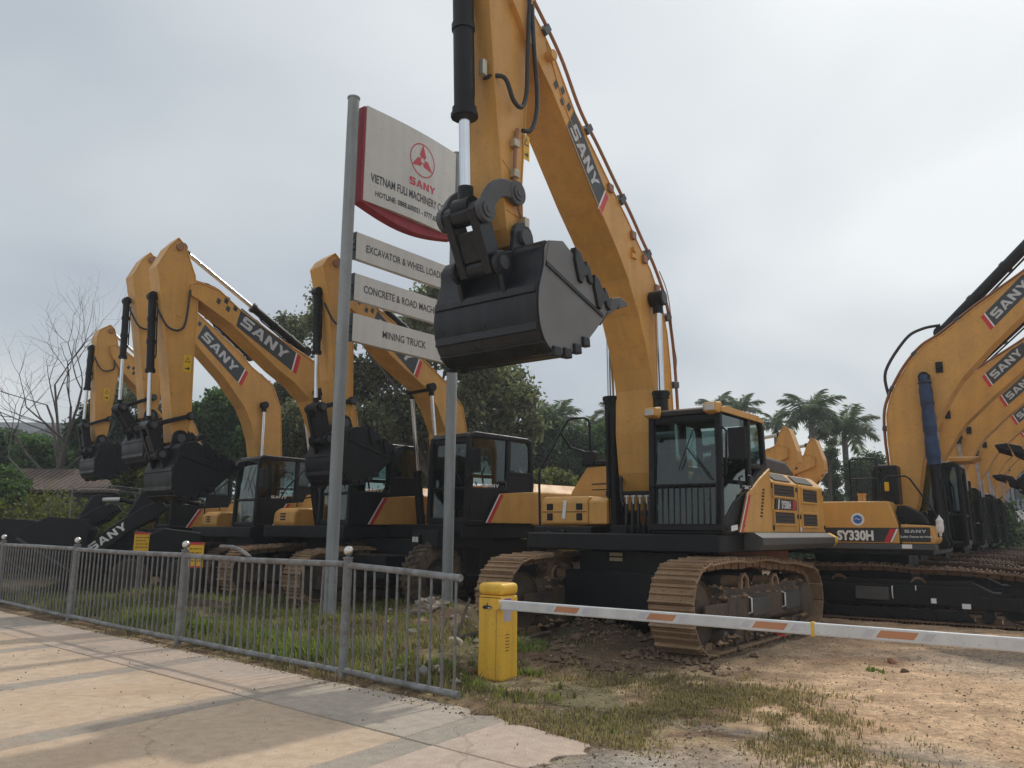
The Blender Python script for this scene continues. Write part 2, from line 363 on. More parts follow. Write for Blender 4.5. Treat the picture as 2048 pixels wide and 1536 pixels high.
def boom_decal(parent, o, u, y, side, h=0.42, red='end', xs=1.2):
    """dark band with the maker's word, a pale and a red slanted bar and loose squares, flat on a boom side"""
    hh = h*0.56; w, wl_ = logo_word(hh, xs)
    pad = 0.22*h; L = wl_+2*pad+0.3*h
    sk = 0.55*h if red == 'end' else -0.55*h
    sx = 1 if red == 'end' else -1
    a0, a1 = (0, L) if red == 'end' else (0.0, L)
    band = [(0,0),(L,0),(L+0.3*h,h),(0.3*h,h)] if red=='start' else [(0.3*h,0),(L+0.3*h,0),(L,h),(0,h)]
    MB().flat([band], o, u, y, side).build('decal_panel', NAVY, parent, recalc=False)
    MB().flat([[(x+pad+0.18*h, z+(h-hh)/2) for x, z in p] for p in w], o, u, y+side*0.004, side).build('lettering', SILV, parent, recalc=False)
    g, rw = 0.09*h, 0.26*h
    if red == 'end':
        b0, t0 = L+0.3*h, L
        MB().flat([[(b0,0),(b0+g,0),(t0+g,h),(t0,h)]], o, u, y, side).build('pale_stripe', WHT, parent, recalc=False)
        MB().flat([[(b0+g,0),(b0+g+rw,0),(t0+g+rw,h),(t0+g,h)]], o, u, y, side).build('red_stripe', RED, parent, recalc=False)
        sq = [[(-0.3*h*i-0.32*h, 0.62*h-(i%2)*0.28*h),(-0.3*h*i-0.1*h,0.62*h-(i%2)*0.28*h),(-0.3*h*i-0.16*h,0.88*h-(i%2)*0.28*h),(-0.3*h*i-0.38*h,0.88*h-(i%2)*0.28*h)] for i in range(4)]
    else:
        MB().flat([[(-g,0),(0,0),(0.3*h,h),(0.3*h-g,h)]], o, u, y, side).build('pale_stripe', WHT, parent, recalc=False)
        MB().flat([[(-g-rw,0),(-g,0),(0.3*h-g,h),(0.3*h-g-rw,h)]], o, u, y, side).build('red_stripe', RED, parent, recalc=False)
        sq = [[(L+0.42*h+0.3*h*i, 0.1*h+(i%2)*0.3*h),(L+0.64*h+0.3*h*i,0.1*h+(i%2)*0.3*h),(L+0.7*h+0.3*h*i,0.36*h+(i%2)*0.3*h),(L+0.48*h+0.3*h*i,0.36*h+(i%2)*0.3*h)] for i in range(3)]
    MB().flat(sq, o, u, y, side).build('decal_square', NAVY, parent, recalc=False)

def warn_sticker(parent, x, z, y, side, w=0.16, h=0.42):
    u = (-1, 0) if side > 0 else (1, 0)
    MB().flat([[(0,0),(w,0),(w,h),(0,h)]], (x,z), u, y, side).build('warning_sticker', STICK, parent, recalc=False)
    MB().flat([[(.15*w,.58*h),(.85*w,.58*h),(.5*w,.9*h)]], (x,z), u, y+side*.003, side).build('warning_triangle', BLKP, parent, recalc=False)
    MB().flat([[(.25*w,.62*h),(.75*w,.62*h),(.5*w,.82*h)]], (x,z), u, y+side*.005, side).build('triangle_field', STICK, parent, recalc=False)
    MB().flat([[(.2*w,.18*h),(.6*w,.18*h),(.6*w,.24*h),(.2*w,.24*h)],[(.55*w,.1*h),(.85*w,.22*h),(.55*w,.36*h)]], (x,z), u, y+side*.003, side).build('warning_pictogram', BLKP, parent, recalc=False)

# ------------------------------------------------------------------ excavator pieces (local X forward, Y to its left, Z up)
def track_path(Xf, Xr, rf, rr, sag=0.06):
    P = []
    for i in range(20): P.append((lerp(Xr, Xf, i/20), 0.0))
    for i in range(14): a = -math.pi/2+math.pi*i/14; P.append((Xf+rf*math.cos(a), rf+rf*math.sin(a)))
    for i in range(20):
        t = i/20; P.append((lerp(Xf, Xr, t), lerp(2*rf, 2*rr, t)+sag*math.sin(math.pi*t)+0.035*math.sin(math.pi*t)**0.5*abs(math.sin(3*math.pi*t))))
    for i in range(14): a = math.pi/2+math.pi*i/14; P.append((Xr+rr*math.cos(a), rr+rr*math.sin(a)))
    return P
def resample(P, pitch):
    n = len(P); L = [0]
    for i in range(n): L.append(L[-1]+math.hypot(P[(i+1)%n][0]-P[i][0], P[(i+1)%n][1]-P[i][1]))
    N = round(L[-1]/pitch); out = []; j = 0
    for k in range(N):
        d = L[-1]*k/N
        while L[j+1] < d: j += 1
        t = (d-L[j])/(L[j+1]-L[j]); a, b = P[j], P[(j+1)%n]
        out.append((lerp(a[0],b[0],t), lerp(a[1],b[1],t)))
    res = []
    for k in range(N):
        a, b = out[k-1], out[(k+1)%N]; l = math.hypot(b[0]-a[0], b[1]-a[1])
        res.append((out[k], ((b[0]-a[0])/l, (b[1]-a[1])/l)))
    return res
def shoe_shape(hw, pitch, s=1.0):
    m = MB(); p = pitch/2
    m.box(-p*.97, p*.97, -hw, hw, -.012, .014)
    m.hexa([(-p*.95,-hw,.014),(-p*.70,-hw,.014),(-p*.70,hw,.014),(-p*.95,hw,.014),(-p*.92,-hw+.01,.062),(-p*.80,-hw+.01,.062),(-p*.80,hw-.01,.062),(-p*.92,hw-.01,.062)])
    m.box(-p*.12, p*.08, -hw+.01, hw-.01, .014, .042)
    m.box(p*.6, p*.78, -hw+.01, hw-.01, .014, .042)
    for sy in (-1, 1):
        m.box(-p*.8, p*.8, sy*.09-.022, sy*.09+.022, -.10, -.012)
        for bx in (-.45, .35): m.cyl((p*bx, sy*hw*.42, .01), (p*bx, sy*hw*.42, .028), .016, 6)
    return m
def make_track(root, s, yc, hw, Xf, Xr, rf, rr, out_side, shoes='joined', mshoe=MUD, mframe=MUDB, pitch=0.216):
    tr = MB(s)
    # side frame beam
    tr.prism([(Xr+.35,.30),(Xr+.2,.55),(Xr+.5,.80),(Xf-.75,.80),(Xf-.4,.62),(Xf-.1,.62),(Xf-.1,.42),(Xf-.4,.34)], yc-.16, yc+.16)
    tr.box(Xr+.5, Xf-.6, yc-.24, yc+.24, .36, .70)
    for i in range(9):
        x = lerp(Xr+.45, Xf-.5, i/8); tr.cyl((x,yc-.24,.20),(x,yc+.24,.20), .105, 12)
    tr.prism([(Xr+.6,.10),(Xr+.75,.28),(Xf-.85,.28),(Xf-.7,.10)], yc+out_side*.20-.015, yc+out_side*.20+.015)
    t = tr.build('track', mframe, root, bevel=0.012)
    idl = MB(s); idl.lathe([(0,-.12),(rf*.3,-.12),(rf*.34,-.08),(rf*.72,-.08),(rf*.78,-.12),(rf-.13,-.12),(rf-.13,.12),(rf*.78,.12),(rf*.72,.08),(rf*.34,.08),(rf*.3,.12),(0,.12)], (Xf,yc,rf), 'Y', 28, False)
    idl.build('idler_wheel', mframe, t, bevel=0.01)
    fk = MB(s); fk.box(Xf-.75, Xf+.08, yc-.235, yc-.19, rf-.13, rf+.11); fk.box(Xf-.75, Xf+.08, yc+.19, yc+.235, rf-.13, rf+.11)
    fk.build('idler_fork', mframe, t, bevel=0.015)
    sp = MB(s); prof = []
    for k in range(42):
        a = 2*math.pi*k/42; r_ = rr-.05 if k%2 else rr-.13; prof.append((Xr+r_*math.cos(a), rr+r_*math.sin(a)))
    sp.prism(prof, yc-.06, yc+.06); sp.lathe([(0,.21),(.24,.21),(.29,.16),(.29,-.06)], (Xr,yc if out_side>0 else yc,rr), 'Y', 20) if out_side>0 else sp.lathe([(.29,.06),(.29,-.16),(.24,-.21),(0,-.21)], (Xr,yc,rr), 'Y', 20)
    sp.build('drive_sprocket', MUDB, t)
    for cx in (lerp(Xr,Xf,.36), lerp(Xr,Xf,.66)):
        cr_ = MB(s); zt = lerp(2*rr,2*rf,(cx-Xr)/(Xf-Xr))-.02
        cr_.cyl((cx,yc-.13,zt-.13),(cx,yc+.13,zt-.13),.085,14)
        cr_.band([(cx+.13,.78),(cx+.12,zt-.1),(cx+.04,zt-.03),(cx-.04,zt-.03),(cx-.12,zt-.1),(cx-.13,.78)], yc+out_side*.15, yc+out_side*.19, .04, closed=False)
        cr_.build('carrier_roller', mshoe, t)
    if out_side:
        yo = yc+out_side*.25
        for gx in (.35, -.95):
            st = MB(s); st.box(gx-.3, gx+.3, min(yo,yo+out_side*.05), max(yo,yo+out_side*.05), .42, .66); st.build('step_plate', STEP, t, bevel=0.012)
            hd = MB(s); hd.tube([(gx+.36,yo,.46),(gx+.36,yo+out_side*.05,.48),(gx+.36,yo+out_side*.05,.66),(gx+.36,yo,.68)],.012,6); hd.build('step_handle', WHT, t)
    path = resample(track_path(Xf-0, Xr+0, rf, rr), pitch)
    # path runs on the chain's outer face; lift so that the grousers rest on the ground
    sh = shoe_shape(hw, pitch)
    if shoes == 'each':
        me = None
        for (x, z), (tx, tz) in path:
            nx, nz_ = tz, -tx
            if me is None:
                me = sh.build('shoe', mshoe, t, bevel=0.004, seg=1); o = me; md = me.data
            else:
                o = link('shoe', md, t, bevel=0.004, seg=1)
            j = random.uniform(-.004,.004)
            Y = Vector((nx,0,nz_)); Xv = Vector((tx,0,tz)); Yv = Y.cross(Xv)
            mt = Matrix((Xv, Yv, Y)).transposed().to_4x4(); mt.translation = Vector((x*s, yc*s, (z+.062)*s))+Vector((0,j,0))
            o.matrix_local = mt @ Matrix.Scale(s, 4)
    else:
        J = MB(s)
        for (x, z), (tx, tz) in path:
            nx, nz_ = tz, -tx
            Y = Vector((nx,0,nz_)); Xv = Vector((tx,0,tz)); Yv = Y.cross(Xv)
            J.add([Vector((x,yc,z+.062))+Xv*v.x+Yv*v.y+Y*v.z for v in sh.v], sh.f)
        J.build('track_shoes', mshoe, t, kind='stuff')
    return t

def bucket(root, pin, s, w, m=None, teeth=5, grey=None, ang=0.0, plate_m=None):
    m = m or BKT; px_, pz_ = pin; ca, sa = math.cos(ang), math.sin(ang)
    def T(a, b): a*=s; b*=s; return (px_+a*ca-b*sa, pz_+a*sa+b*ca)
    out = [(.14,-.17),(.21,-.28),(.22,-.48),(.31,-.78),(.32,-1.02),(.28,-1.22),(.19,-1.37),(.08,-1.445),(-.06,-1.475),(-.26,-1.44),(-.45,-1.37),(-.64,-1.25),(-.97,-.95),(-1.26,-.63)]
    q_ = []
    for i in range(len(out)-1):
        p0, p1, p2, p3 = [Vector(out[max(0,min(len(out)-1,i+k))]) for k in (-1,0,1,2)]
        for k in range(3):
            t = k/3; w_ = .5*((2*p1)+(p2-p0)*t+(2*p0-5*p1+4*p2-p3)*t*t+(3*p1-p0-3*p2+p3)*t**3); q_.append((w_.x, w_.y))
    keep, out = out, q_+[out[-1]]
    plate = out+[(-1.1,-.52),(-.83,-.42),(-.41,-.2),(-.16,-.09)]
    P = [T(*p) for p in plate]; O = [T(*p) for p in out]
    hw = w/2; b = MB()
    b.band(O, -hw+.02, hw-.02, .035*s, closed=False)
    b.prism(P, -hw, -hw+.035); b.prism(P, hw-.035, hw)
    o = b.build('bucket', m, root, bevel=0.01, auto=32)
    if plate_m:
        for sy in (-1, 1):
            pp = MB(); pp.prism(P, *sorted((sy*(hw+.0015), sy*(hw+.004)))); pp.build('side_plate', plate_m, o)
    # wear strips across the back, side bar, heel shrouds
    w2 = MB()
    for i in (3, 5):
        w2.band([T(keep[i][0]+.02,keep[i][1]+.05), T(keep[i][0]+.035,keep[i][1]-.05)], -hw+.03, hw-.03, .03*s, closed=False)
    w2.band([T(.21,-1.38),T(.05,-1.475),T(-.3,-1.46)], -hw+.01, hw-.01, .03*s, closed=False)
    w2.build('wear_strip', m, o, bevel=0.008)
    for sy in (-1, 1):
        y0, y1 = sorted((sy*hw, sy*(hw+.025)))
        sb = MB(); sb.bar(T(.19,-.46), T(-1.05,-.82), .05*s, y0, y1); sb.build('side_bar', m, o, bevel=0.006)
        sc = MB(); sc.prism([T(.19,-.42),T(.13,-.18),T(-.16,-.10),T(-.41,-.22),T(-1.2,-.60),T(-1.05,-.80)], *sorted((sy*(hw+.002), sy*(hw+.014))))
        sc.build('side_wear_plate', plate_m or m, o)
        for (a, c_) in ((-.40,-.17),(-.83,-.40)):
            ct = MB(); ct.prism([T(a+.03,c_-.10),T(a+.03,c_+.06),T(a-.07,c_+.03),T(a-.20,c_-.13),T(a-.21,c_-.05),T(a-.29,c_-.11),T(a-.36,c_-.24),T(a-.36,c_-.32),T(a-.28,c_-.30),T(a-.24,c_-.22),T(a-.16,c_-.27),T(a-.13,c_-.36),T(a-.06,c_-.34)], *sorted((sy*(hw-.03), sy*(hw+.055))))
            ct.build('side_cutter', m, o, bevel=0.01)
        for (a, c_) in ((-.02,-1.47),(-.24,-1.45),(-.45,-1.36),(-.64,-1.24)):
            hs = MB(); q = [T(a-.07,c_-.05),T(a+.08,c_-.06),T(a+.09,c_+.06),T(a-.05,c_+.07)]
            hs.prism(q, *sorted((sy*(hw-.05), sy*(hw+.045)))); hs.build('heel_shroud', m, o, bevel=0.015)
    lip = MB(); lip.band([T(-1.0,-.92),T(-1.3,-.60)], -hw, hw, .07*s, closed=False); lip.build('lip', m, o, bevel=0.01)
    for i in range(teeth):
        y = lerp(-hw+.09, hw-.09, i/(teeth-1)); t = MB()
        a, b2, c_, d = T(-1.15,-.80), T(-1.3,-.52), T(-1.52,-.46), T(-1.45,-.62)
        wd = .075*s/.8*(w/1.6+.3)/1.3
        t.prism([a, b2, c_, d], y-wd, y+wd)
        e1, e2, e3 = T(-1.5,-.62), T(-1.53,-.45), T(-1.75,-.47)
        t.hexa([(e1[0],y-wd*.8,e1[1]),(e1[0],y+wd*.8,e1[1]),(e2[0],y+wd*.8,e2[1]),(e2[0],y-wd*.8,e2[1]),
                (T(-1.76,-.52)[0],y-wd*.6,T(-1.76,-.52)[1]),(T(-1.76,-.52)[0],y+wd*.6,T(-1.76,-.52)[1]),(e3[0],y+wd*.6,e3[1]),(e3[0],y-wd*.6,e3[1])])
        t.build('tooth', grey or m, o, bevel=0.008)
    # ears
    er = MB(); ew = .29*s
    for sy in (-1, 1):
        q = [T(.20*math.cos(t_)+0, .20*math.sin(t_)) for t_ in [R_(k) for k in range(-10,200,21)]]
        er.prism(q+[T(-.30,-.18),T(-.36,-.30),T(.1,-.42),T(.24,-.30)], *sorted((sy*ew, sy*(ew+.06))))
        q = [T(.40+.15*math.cos(t_), -.42+.15*math.sin(t_)) for t_ in [R_(k) for k in range(-80,110,21)]]
        er.prism(q+[T(.16,-.2),T(.24,-.85),T(.3,-.9)], *sorted((sy*ew, sy*(ew+.06))))
    er.build('bucket_ear', m, o, bevel=0.01)
    pn = MB(); yy = ew+.13
    for q, yy, rb in ((T(0,0), ew+.085, .10), (T(.40,-.42), ew+.07, .08)):
        pn.cyl((q[0],-yy,q[1]),(q[0],yy,q[1]),.075*s,16)
        for sy in (-1,1): pn.cyl((q[0],sy*(yy-.06),q[1]),(q[0],sy*(yy+.02),q[1]),rb*s,18)
    pn.build('pin', GRYP, o, bevel=0.006)
    return o, T(.40,-.42)

def linkage(root, piv, joint, ear, s, w, m, slim=False):
    a, b = Vector(piv), Vector(joint); d = b-a; nn = Vector((-d.y, d.x)).normalized()
    if nn.y < 0: nn = -nn
    mid = (a+b)/2+nn*((.02 if slim else .30)*s)
    arc = []
    for i in range(9):
        t = i/8; q = a*(1-t)**2+mid*2*t*(1-t)+b*t*t; arc.append((q.x, q.y))
    l = MB()
    for sy in (-1, 1):
        y0, y1 = sorted((sy*w, sy*(w+.06)))
        l.band(arc, y0, y1, (.11 if slim else .22)*s, closed=False)
        for q in (a, b): l.cyl((q.x,y0-.005,q.y),(q.x,y1+.005,q.y),(.10 if slim else .15)*s,18)
    o = l.build('rocker_link', m if slim else GRYP, root, bevel=0.012, auto=40)
    p = MB()
    for q in (a, b):
        p.cyl((q.x,-w-.07,q.y),(q.x,w+.07,q.y),.07*s,14)
        for sy in (-1,1): p.cyl((q.x,sy*(w+.05),q.y),(q.x,sy*(w+.085),q.y),(.075 if slim else .095)*s,20); p.cyl((q.x,sy*(w+.08),q.y),(q.x,sy*(w+.095),q.y),.045*s,12)
    p.build('pin', GRYP, o, bevel=0.006)
    e = Vector(ear); dd = (b-e).normalized(); h = Vector((-dd.y, dd.x))
    k = MB(); ww = w-.02
    q0, q1 = b-dd*.05*s, e+dd*.25*s
    for sy in (-1, 1):
        y0, y1 = sorted((sy*ww*.55, sy*ww)); 
        k.prism([tuple(b+h*.14*s+dd*.06*s), tuple(b-h*.14*s+dd*.06*s), tuple(e-h*.12*s-dd*.08*s), tuple(e+h*.12*s-dd*.08*s)], y0, y1)
    k.prism([tuple(lerp(b,e,.30)+h*.10*s), tuple(lerp(b,e,.30)-h*.10*s), tuple(lerp(b,e,.86)-h*.10*s), tuple(lerp(b,e,.86)+h*.10*s)], -ww*.56, ww*.56)
    k.cyl((b.x,-ww,b.y),(b.x,ww,b.y),.13*s,16); k.cyl((e.x,-ww*.8,e.y),(e.x,ww*.8,e.y),.11*s,16)
    k.build('bucket_link', m, root, bevel=0.012)

def cylinder(root, name, p, q, frac, r, y, rod=CHR, barrel=BLK, rr=0.52):
    """barrel starts at p (XZ), rod ends at q"""
    ys = y if isinstance(y, (list, tuple)) else [y]
    for yy in ys:
        P, Q = Vector((p[0],yy,p[1])), Vector((q[0],yy,q[1])); d = (Q-P).normalized(); E = P.lerp(Q, frac)
        b = MB(); b.cyl(P, E-d*.3*r/.1*.35, r, 18); b.cyl(E-d*.3*r/.1*.35, E, r*1.18, 18); b.cyl(E-d*.06,E-d*.01,r*1.32,12)
        b.cyl(P+Vector((0,-r*.9,0)), P+Vector((0,r*.9,0)), r*1.25, 14)
        side = Vector((d.z,0,-d.x))
        b.tube([P+d*.12+side*r*1.25, P+d*.2+side*r*1.35, E-d*.35+side*r*1.35, E-d*.28+side*r*1.05], r*.2, 6)
        for t in (.3,.6): b.cyl(P.lerp(E,t)-d*.04, P.lerp(E,t)+d*.04, r*1.14, 16)
        o = b.build(name, barrel, root, bevel=0.006)
        k = MB(); k.cyl(E, Q-d*.02, r*rr, 16); k.build('piston_rod', rod, o)
        e = MB(); e.cyl(Q+Vector((0,-r*1.0,0)), Q+Vector((0,r*1.0,0)), r*1.15, 16); e.cyl(Q-d*r*2.2,Q,r*.75,14); e.build('rod_eye', barrel, o, bevel=0.008)

def beam(root, name, poly, w, m=YEL, lip=0.018):
    b = MB(); b.prism(poly, -w/2, w/2); b.band(poly, -w/2-lip, w/2+lip, .022)
    return b.build(name, m, root, bevel=0.006)

def cab(root, s, x0, x1, y0, y1, z0, z1, main=False, glass=None, roof=None, word=True, seat=True, ox=0.0):
    glass = glass or GLASSD
    def B(): return MB(s, ox)
    t = .09; xt = x1-.05
    fr = B()
    for y in (y0, y1):
        ya, yb = (y, y+.085) if y == y0 else (y-.085, y)
        fr.band([(x1,z0+.02),(xt,z1-.10),(xt-.08,z1-.03),(x0+.12,z1-.05),(x0+.03,z1-.16),(x0,z0+(.98 if main else .75)),(x0+(.75 if main else 0.1),z0+(.55 if main else .05))], ya, yb, t, closed=False)
        fr.bar((.36,z0+.5),(.33,z1-.06),.10,ya+.003,yb-.003)
        fr.bar((x1-.02,z0+.04),(x0+(1.1 if main else .05),z0+.04),.09,ya+.002,yb-.002)
        fr.bar((x0+.02,z0+.95),(.36,z0+.95),.07,ya+.004,yb-.004)
    fr.box(x0+.0, x1, y0+.02, y1-.02, z0-.02, z0+.05)
    fr.box(x1-.06, x1+.02, y0+.08, y1-.08, z0+.02, z0+.12)
    fr.box(x1-.055, x1+.0, y0+.08, y1-.08, z0+.60, z0+.66)
    fr.box(xt-.07, xt+.01, y0+.08, y1-.08, z1-.2, z1-.10)
    fr.box(x0-.0, x0+.07, y0+.05, y1-.05, z0+.02, z0+.95)
    c = fr.build('cab', BLK, root, bevel=0.02)
    rf = B(); rf.prism([(xt+.03,z1-.10),(xt-.02,z1-.02),(xt-.12,z1+.01),(x0+.15,z1-.01),(x0+.02,z1-.05),(x0+.02,z1-.10)], y0-.01, y1+.01)
    rf.build('cab_roof', roof or BLK, c, bevel=0.03, seg=3)
    def pane(p, name='window'):
        m = B(); m.add(p, [(0,1,2,3)]); m.build(name, glass, c, recalc=False)
    pane([(x1-.03,y0+.08,z0+.66),(x1-.03,y1-.08,z0+.66),(xt-.035,y1-.08,z1-.2),(xt-.035,y0+.08,z1-.2)], 'windscreen')
    pane([(x1-.015,y0+.08,z0+.12),(x1-.015,y1-.08,z0+.12),(x1-.03,y1-.08,z0+.60),(x1-.03,y0+.08,z0+.60)], 'lower_windscreen')
    for y in (y0+.04, y1-.04):
        pane([(.40,y,z0+.72),(x1-.08,y,z0+.72),(xt-.05,y,z1-.1),(.40,y,z1-.1)])
        pane([(x0+.06,y,z0+1.0),(.31,y,z0+1.0),(.31,y,z1-.1),(x0+.08,y,z1-.12)])
    pane([(x0+.03,y0+.08,z0+1.0),(x0+.03,y1-.08,z0+1.0),(x0+.05,y1-.08,z1-.14),(x0+.05,y0+.08,z1-.14)])
    # door
    yd = y1-.03
    if main:
        pane([(.62,yd,z0+.55),(x1-.08,yd,z0+.12),(x1-.09,yd,z0+.66),(.45,yd,z0+.66)])
        d = B(); d.prism([(.78,z0+.05),(x1-.06,z0+.05),(x1-.06,z0+.16),(.95,z0+.42),(.45,z0+.62),(.45,z0+.55)], yd-.03, yd+.02); d.build('door_panel', BLK, c, bevel=0.012)
    else:
        d = B(); d.prism([(.4,z0+.05),(x1-.06,z0+.05),(x1-.07,z0+.66),(.4,z0+.66)], yd-.03, yd+.02); d.build('door_panel', BLK, c, bevel=0.015)
        d = B(); d.prism([(x0,z0+.05),(.31,z0+.05),(.31,z0+.93),(x0,z0+.93)], yd-.03, yd+.015); d.build('side_panel', BLK, c, bevel=0.015)
        if word:
            w, L = logo_word(.06*s, 1.5); MB().flat(w, ((x1+ox-.35)*s,(z0+.70-.03)*s), (-1,0), (y1+.006)*s, 1).build('lettering', WHT, c, recalc=False)
    hd = B(); hd.tube([(.47,y1+.0,z0+.62),(.47,y1+.05,z0+.64),(.47,y1+.05,z0+.78),(.47,y1+.0,z0+.80)],.014,6); hd.build('door_handle', GRYP, c)
    gr = B(); gr.tube([(x1-.03,y1,z0+.75),(x1+.0,y1+.06,z0+.78),(xt,y1+.06,z1-.35),(xt-.02,y1,z1-.3)],.016,8); gr.build('grab_rail', BLK, c)
    # mirror on an arm
    mr = B(); mr.box(x1+.02, x1+.06, y1+.12, y1+.36, z1-.75, z1-.33); mr.tube([(x1-.02,y1,z1-.8),(x1+.04,y1+.08,z1-.82),(x1+.04,y1+.14,z1-.78)],.014,6); mr.build('mirror', BLK, c, bevel=0.02)
    # wiper
    wp = B(); wp.tube([(x1+.015,y1-.15,z0+.70),(x1-.01,y1-.5,z0+1.15)],.009,5); wp.tube([(x1+.005,y1-.62,z0+.85),(x1-.02,y1-.4,z0+1.4)],.008,5); wp.build('wiper', BLK, c)
    if seat:
        st = B(); ym = (y0+y1)/2
        st.box(-.02,.48,ym-.26,ym+.26,z0+.45,z0+.6); st.prism([(.05,z0+.55),(-.08,z0+1.25),(-.2,z0+1.25),(-.08,z0+.5)],ym-.25,ym+.25)
        st.prism([(-.10,z0+1.27),(-.13,z0+1.5),(-.22,z0+1.5),(-.2,z0+1.27)],ym-.14,ym+.14); st.box(0.0,.45,ym-.15,ym+.15,z0+.05,z0+.45)
        for sy in (-1,1): st.box(.1,.62,ym+sy*.36-.09,ym+sy*.36+.09,z0+.4,z0+.72)
        st.build('seat', SEAT, c, bevel=0.04, seg=3)
        cs = B(); cs.box(.72,1.05,y0+.12,y0+.3,z0+.3,z0+1.0); cs.tube([(.75,ym-.3,z0+.7),(.8,ym-.3,z0+.95)],.02,6); cs.tube([(.75,ym+.3,z0+.7),(.8,ym+.3,z0+.95)],.02,6)
        for sy in (-1,1): cs.tube([(1.05,ym+sy*.12,z0+.05),(.98,ym+sy*.12,z0+.7)],.016,6)
        cs.build('console', SEAT, c, bevel=0.01)
    return c

def hoses(parent, lines, r, name='hydraulic_hose', m=None):
    h = MB()
    for L in lines:
        pts = []
        P = [Vector(p) for p in L]
        for i in range(len(P)-1):
            p0, p1, p2, p3 = P[max(i-1,0)], P[i], P[i+1], P[min(i+2,len(P)-1)]
            for k in range(6):
                t = k/6; pts.append(.5*((2*p1)+(p2-p0)*t+(2*p0-5*p1+4*p2-p3)*t*t+(3*p1-p0-3*p2+p3)*t**3))
        pts.append(P[-1]); h.tube(pts, r, 8)
    return h.build(name, m or HOSE, parent)

def boom_pipes(parent, edge, y, off, r, m=PIPE, clamp=GRYP, dy=.05):
    """two steel pipes following the boom's back edge, with clamps"""
    pts = [Vector(p) for p in edge]; out = []; nn = []
    for i in range(len(pts)):
        t = (pts[min(i+1,len(pts)-1)]-pts[max(i-1,0)]).normalized(); n = Vector((-t.y, t.x))
        if n.dot(Vector(off)) < 0: n = -n
        out.append(pts[i]+n*Vector(off).length); nn.append(n)
    for k in (-1, 1):
        hoses(parent, [[(p.x, y+k*dy, p.y) for p in out]], r, 'steel_pipe', m)
    for i in range(0, len(out)-1, 1 if len(out) < 9 else 2):
        q = out[i].lerp(out[i+1], .5); n = nn[i]; t = Vector((n.y,-n.x)); c = MB(); d = Vector(off).length; h = r+.012
        P = [q+n*h+t*.05, q+n*h-t*.05, q-n*d-t*.05, q-n*d+t*.05]
        c.prism([(p.x,p.y) for p in P], y-dy-h, y+dy+h); c.build('pipe_clamp', clamp, parent, bevel=0.008)

def upper(root, s, kind='std', right='tank', hood=True):
    """deck, left panel, counterweight, hood and right side for a standard machine, in full-size coordinates scaled by s"""
    def B(): return MB(s)
    d = B(); d.prism([(1.45,1.26),(1.45,1.5),(-2.6,1.5),(-2.6,1.26)], -1.55, 1.55); d.box(-.9,.9,-.7,.7,1.0,1.26)
    d.build('deck', BLK, root, bevel=0.02)
    tt = B(); tt.lathe([(0,.9),(.75,.9),(.75,1.27),(0,1.27)], (0,0,0), 'Z', 28, False); tt.box(-1.0,1.0,-1.1,1.1,.55,.92); tt.build('slewing_ring', BLK, root)
    if right == 'main':
        pr = B(); pr.box(-2.6,.3,1.0,1.06,1.02,1.25); pr.box(-2.6,-.2,-1.3,1.0,1.18,1.255); pr.build('primed_beam', PINK, root)
        cbx_ = B(); cbx_.box(-1.1,1.05,-1.12,1.12,.38,.95); cbx_.build('carbody', BLK, root, bevel=.02)
    cw = B(); pl = [(-2.45,-1.5),(-2.45,1.5)]+[(-2.45-1.0*math.sin(math.pi*k/12), 1.5-3.0*k/12) for k in range(1,12)]
    cw.prism_z(pl, 1.25, 2.25); cw.build('counterweight', YEL if kind!='main' else YEL, root, bevel=0.08, seg=3)

def machine(name, label, group, c, f, **k):
    root = empty(name, (c[0], c[1], 0), f)
    tag(root, label, 'excavator', group)
    return root

# ================================================================== SETTING
def fbm(x, y, s, o=4): return noise.fractal(Vector((x*s, y*s, 1.7)), 1.0, 2.0, o)
APRON = [(-60,61),(-10.35,16.0),(-7.21,13.27),(-4.40,10.80),(-1.74,8.53),(-.51,7.50),(-.07,6.98),(.24,6.66),(.66,6.19),(.35,5.88),(.11,5.6),(.0,4.6),(.6,2),(.9,-12),(-60,-12)]
_e = random.Random(4)
def ragged(P):
    out = []
    for i in range(len(P)-1):
        a, b = P[i], P[i+1]; n = max(1, int(math.hypot(b[0]-a[0], b[1]-a[1])/.07))
        for k in range(n):
            t = k/n; out.append((lerp(a[0],b[0],t)+_e.gauss(0,.018)+.05*math.sin(9*t+i), lerp(a[1],b[1],t)+_e.gauss(0,.018)+.04*math.cos(7*t+2*i)))
    return out+[P[-1]]
_i = APRON.index((-.51,7.50)); APRON_EDGE = ragged(APRON[_i:_i+6])
APRON = APRON[:_i]+APRON_EDGE+APRON[_i+6:]
def in_poly(x, y, P):
    r = False; j = len(P)-1
    for i in range(len(P)):
        if (P[i][1] > y) != (P[j][1] > y) and x < (P[j][0]-P[i][0])*(y-P[i][1])/(P[j][1]-P[i][1])+P[i][0]: r = not r
        j = i
    return r
def edge_d(x, y, P):
    b = 1e9
    for i in range(len(P)):
        ax, ay = P[i]; bx, by = P[(i+1)%len(P)]; dx_, dy_ = bx-ax, by-ay
        t = max(0, min(1, ((x-ax)*dx_+(y-ay)*dy_)/(dx_*dx_+dy_*dy_))); b = min(b, math.hypot(ax+dx_*t-x, ay+dy_*t-y))
    return b
def sm(a, b, x):
    t = max(0.0, min(1.0, (x-a)/(b-a))); return t*t*(3-2*t)
def fence_s(x, y): return (x+1.74)*.667+(y-8.74)*.745       # distance behind the fence line
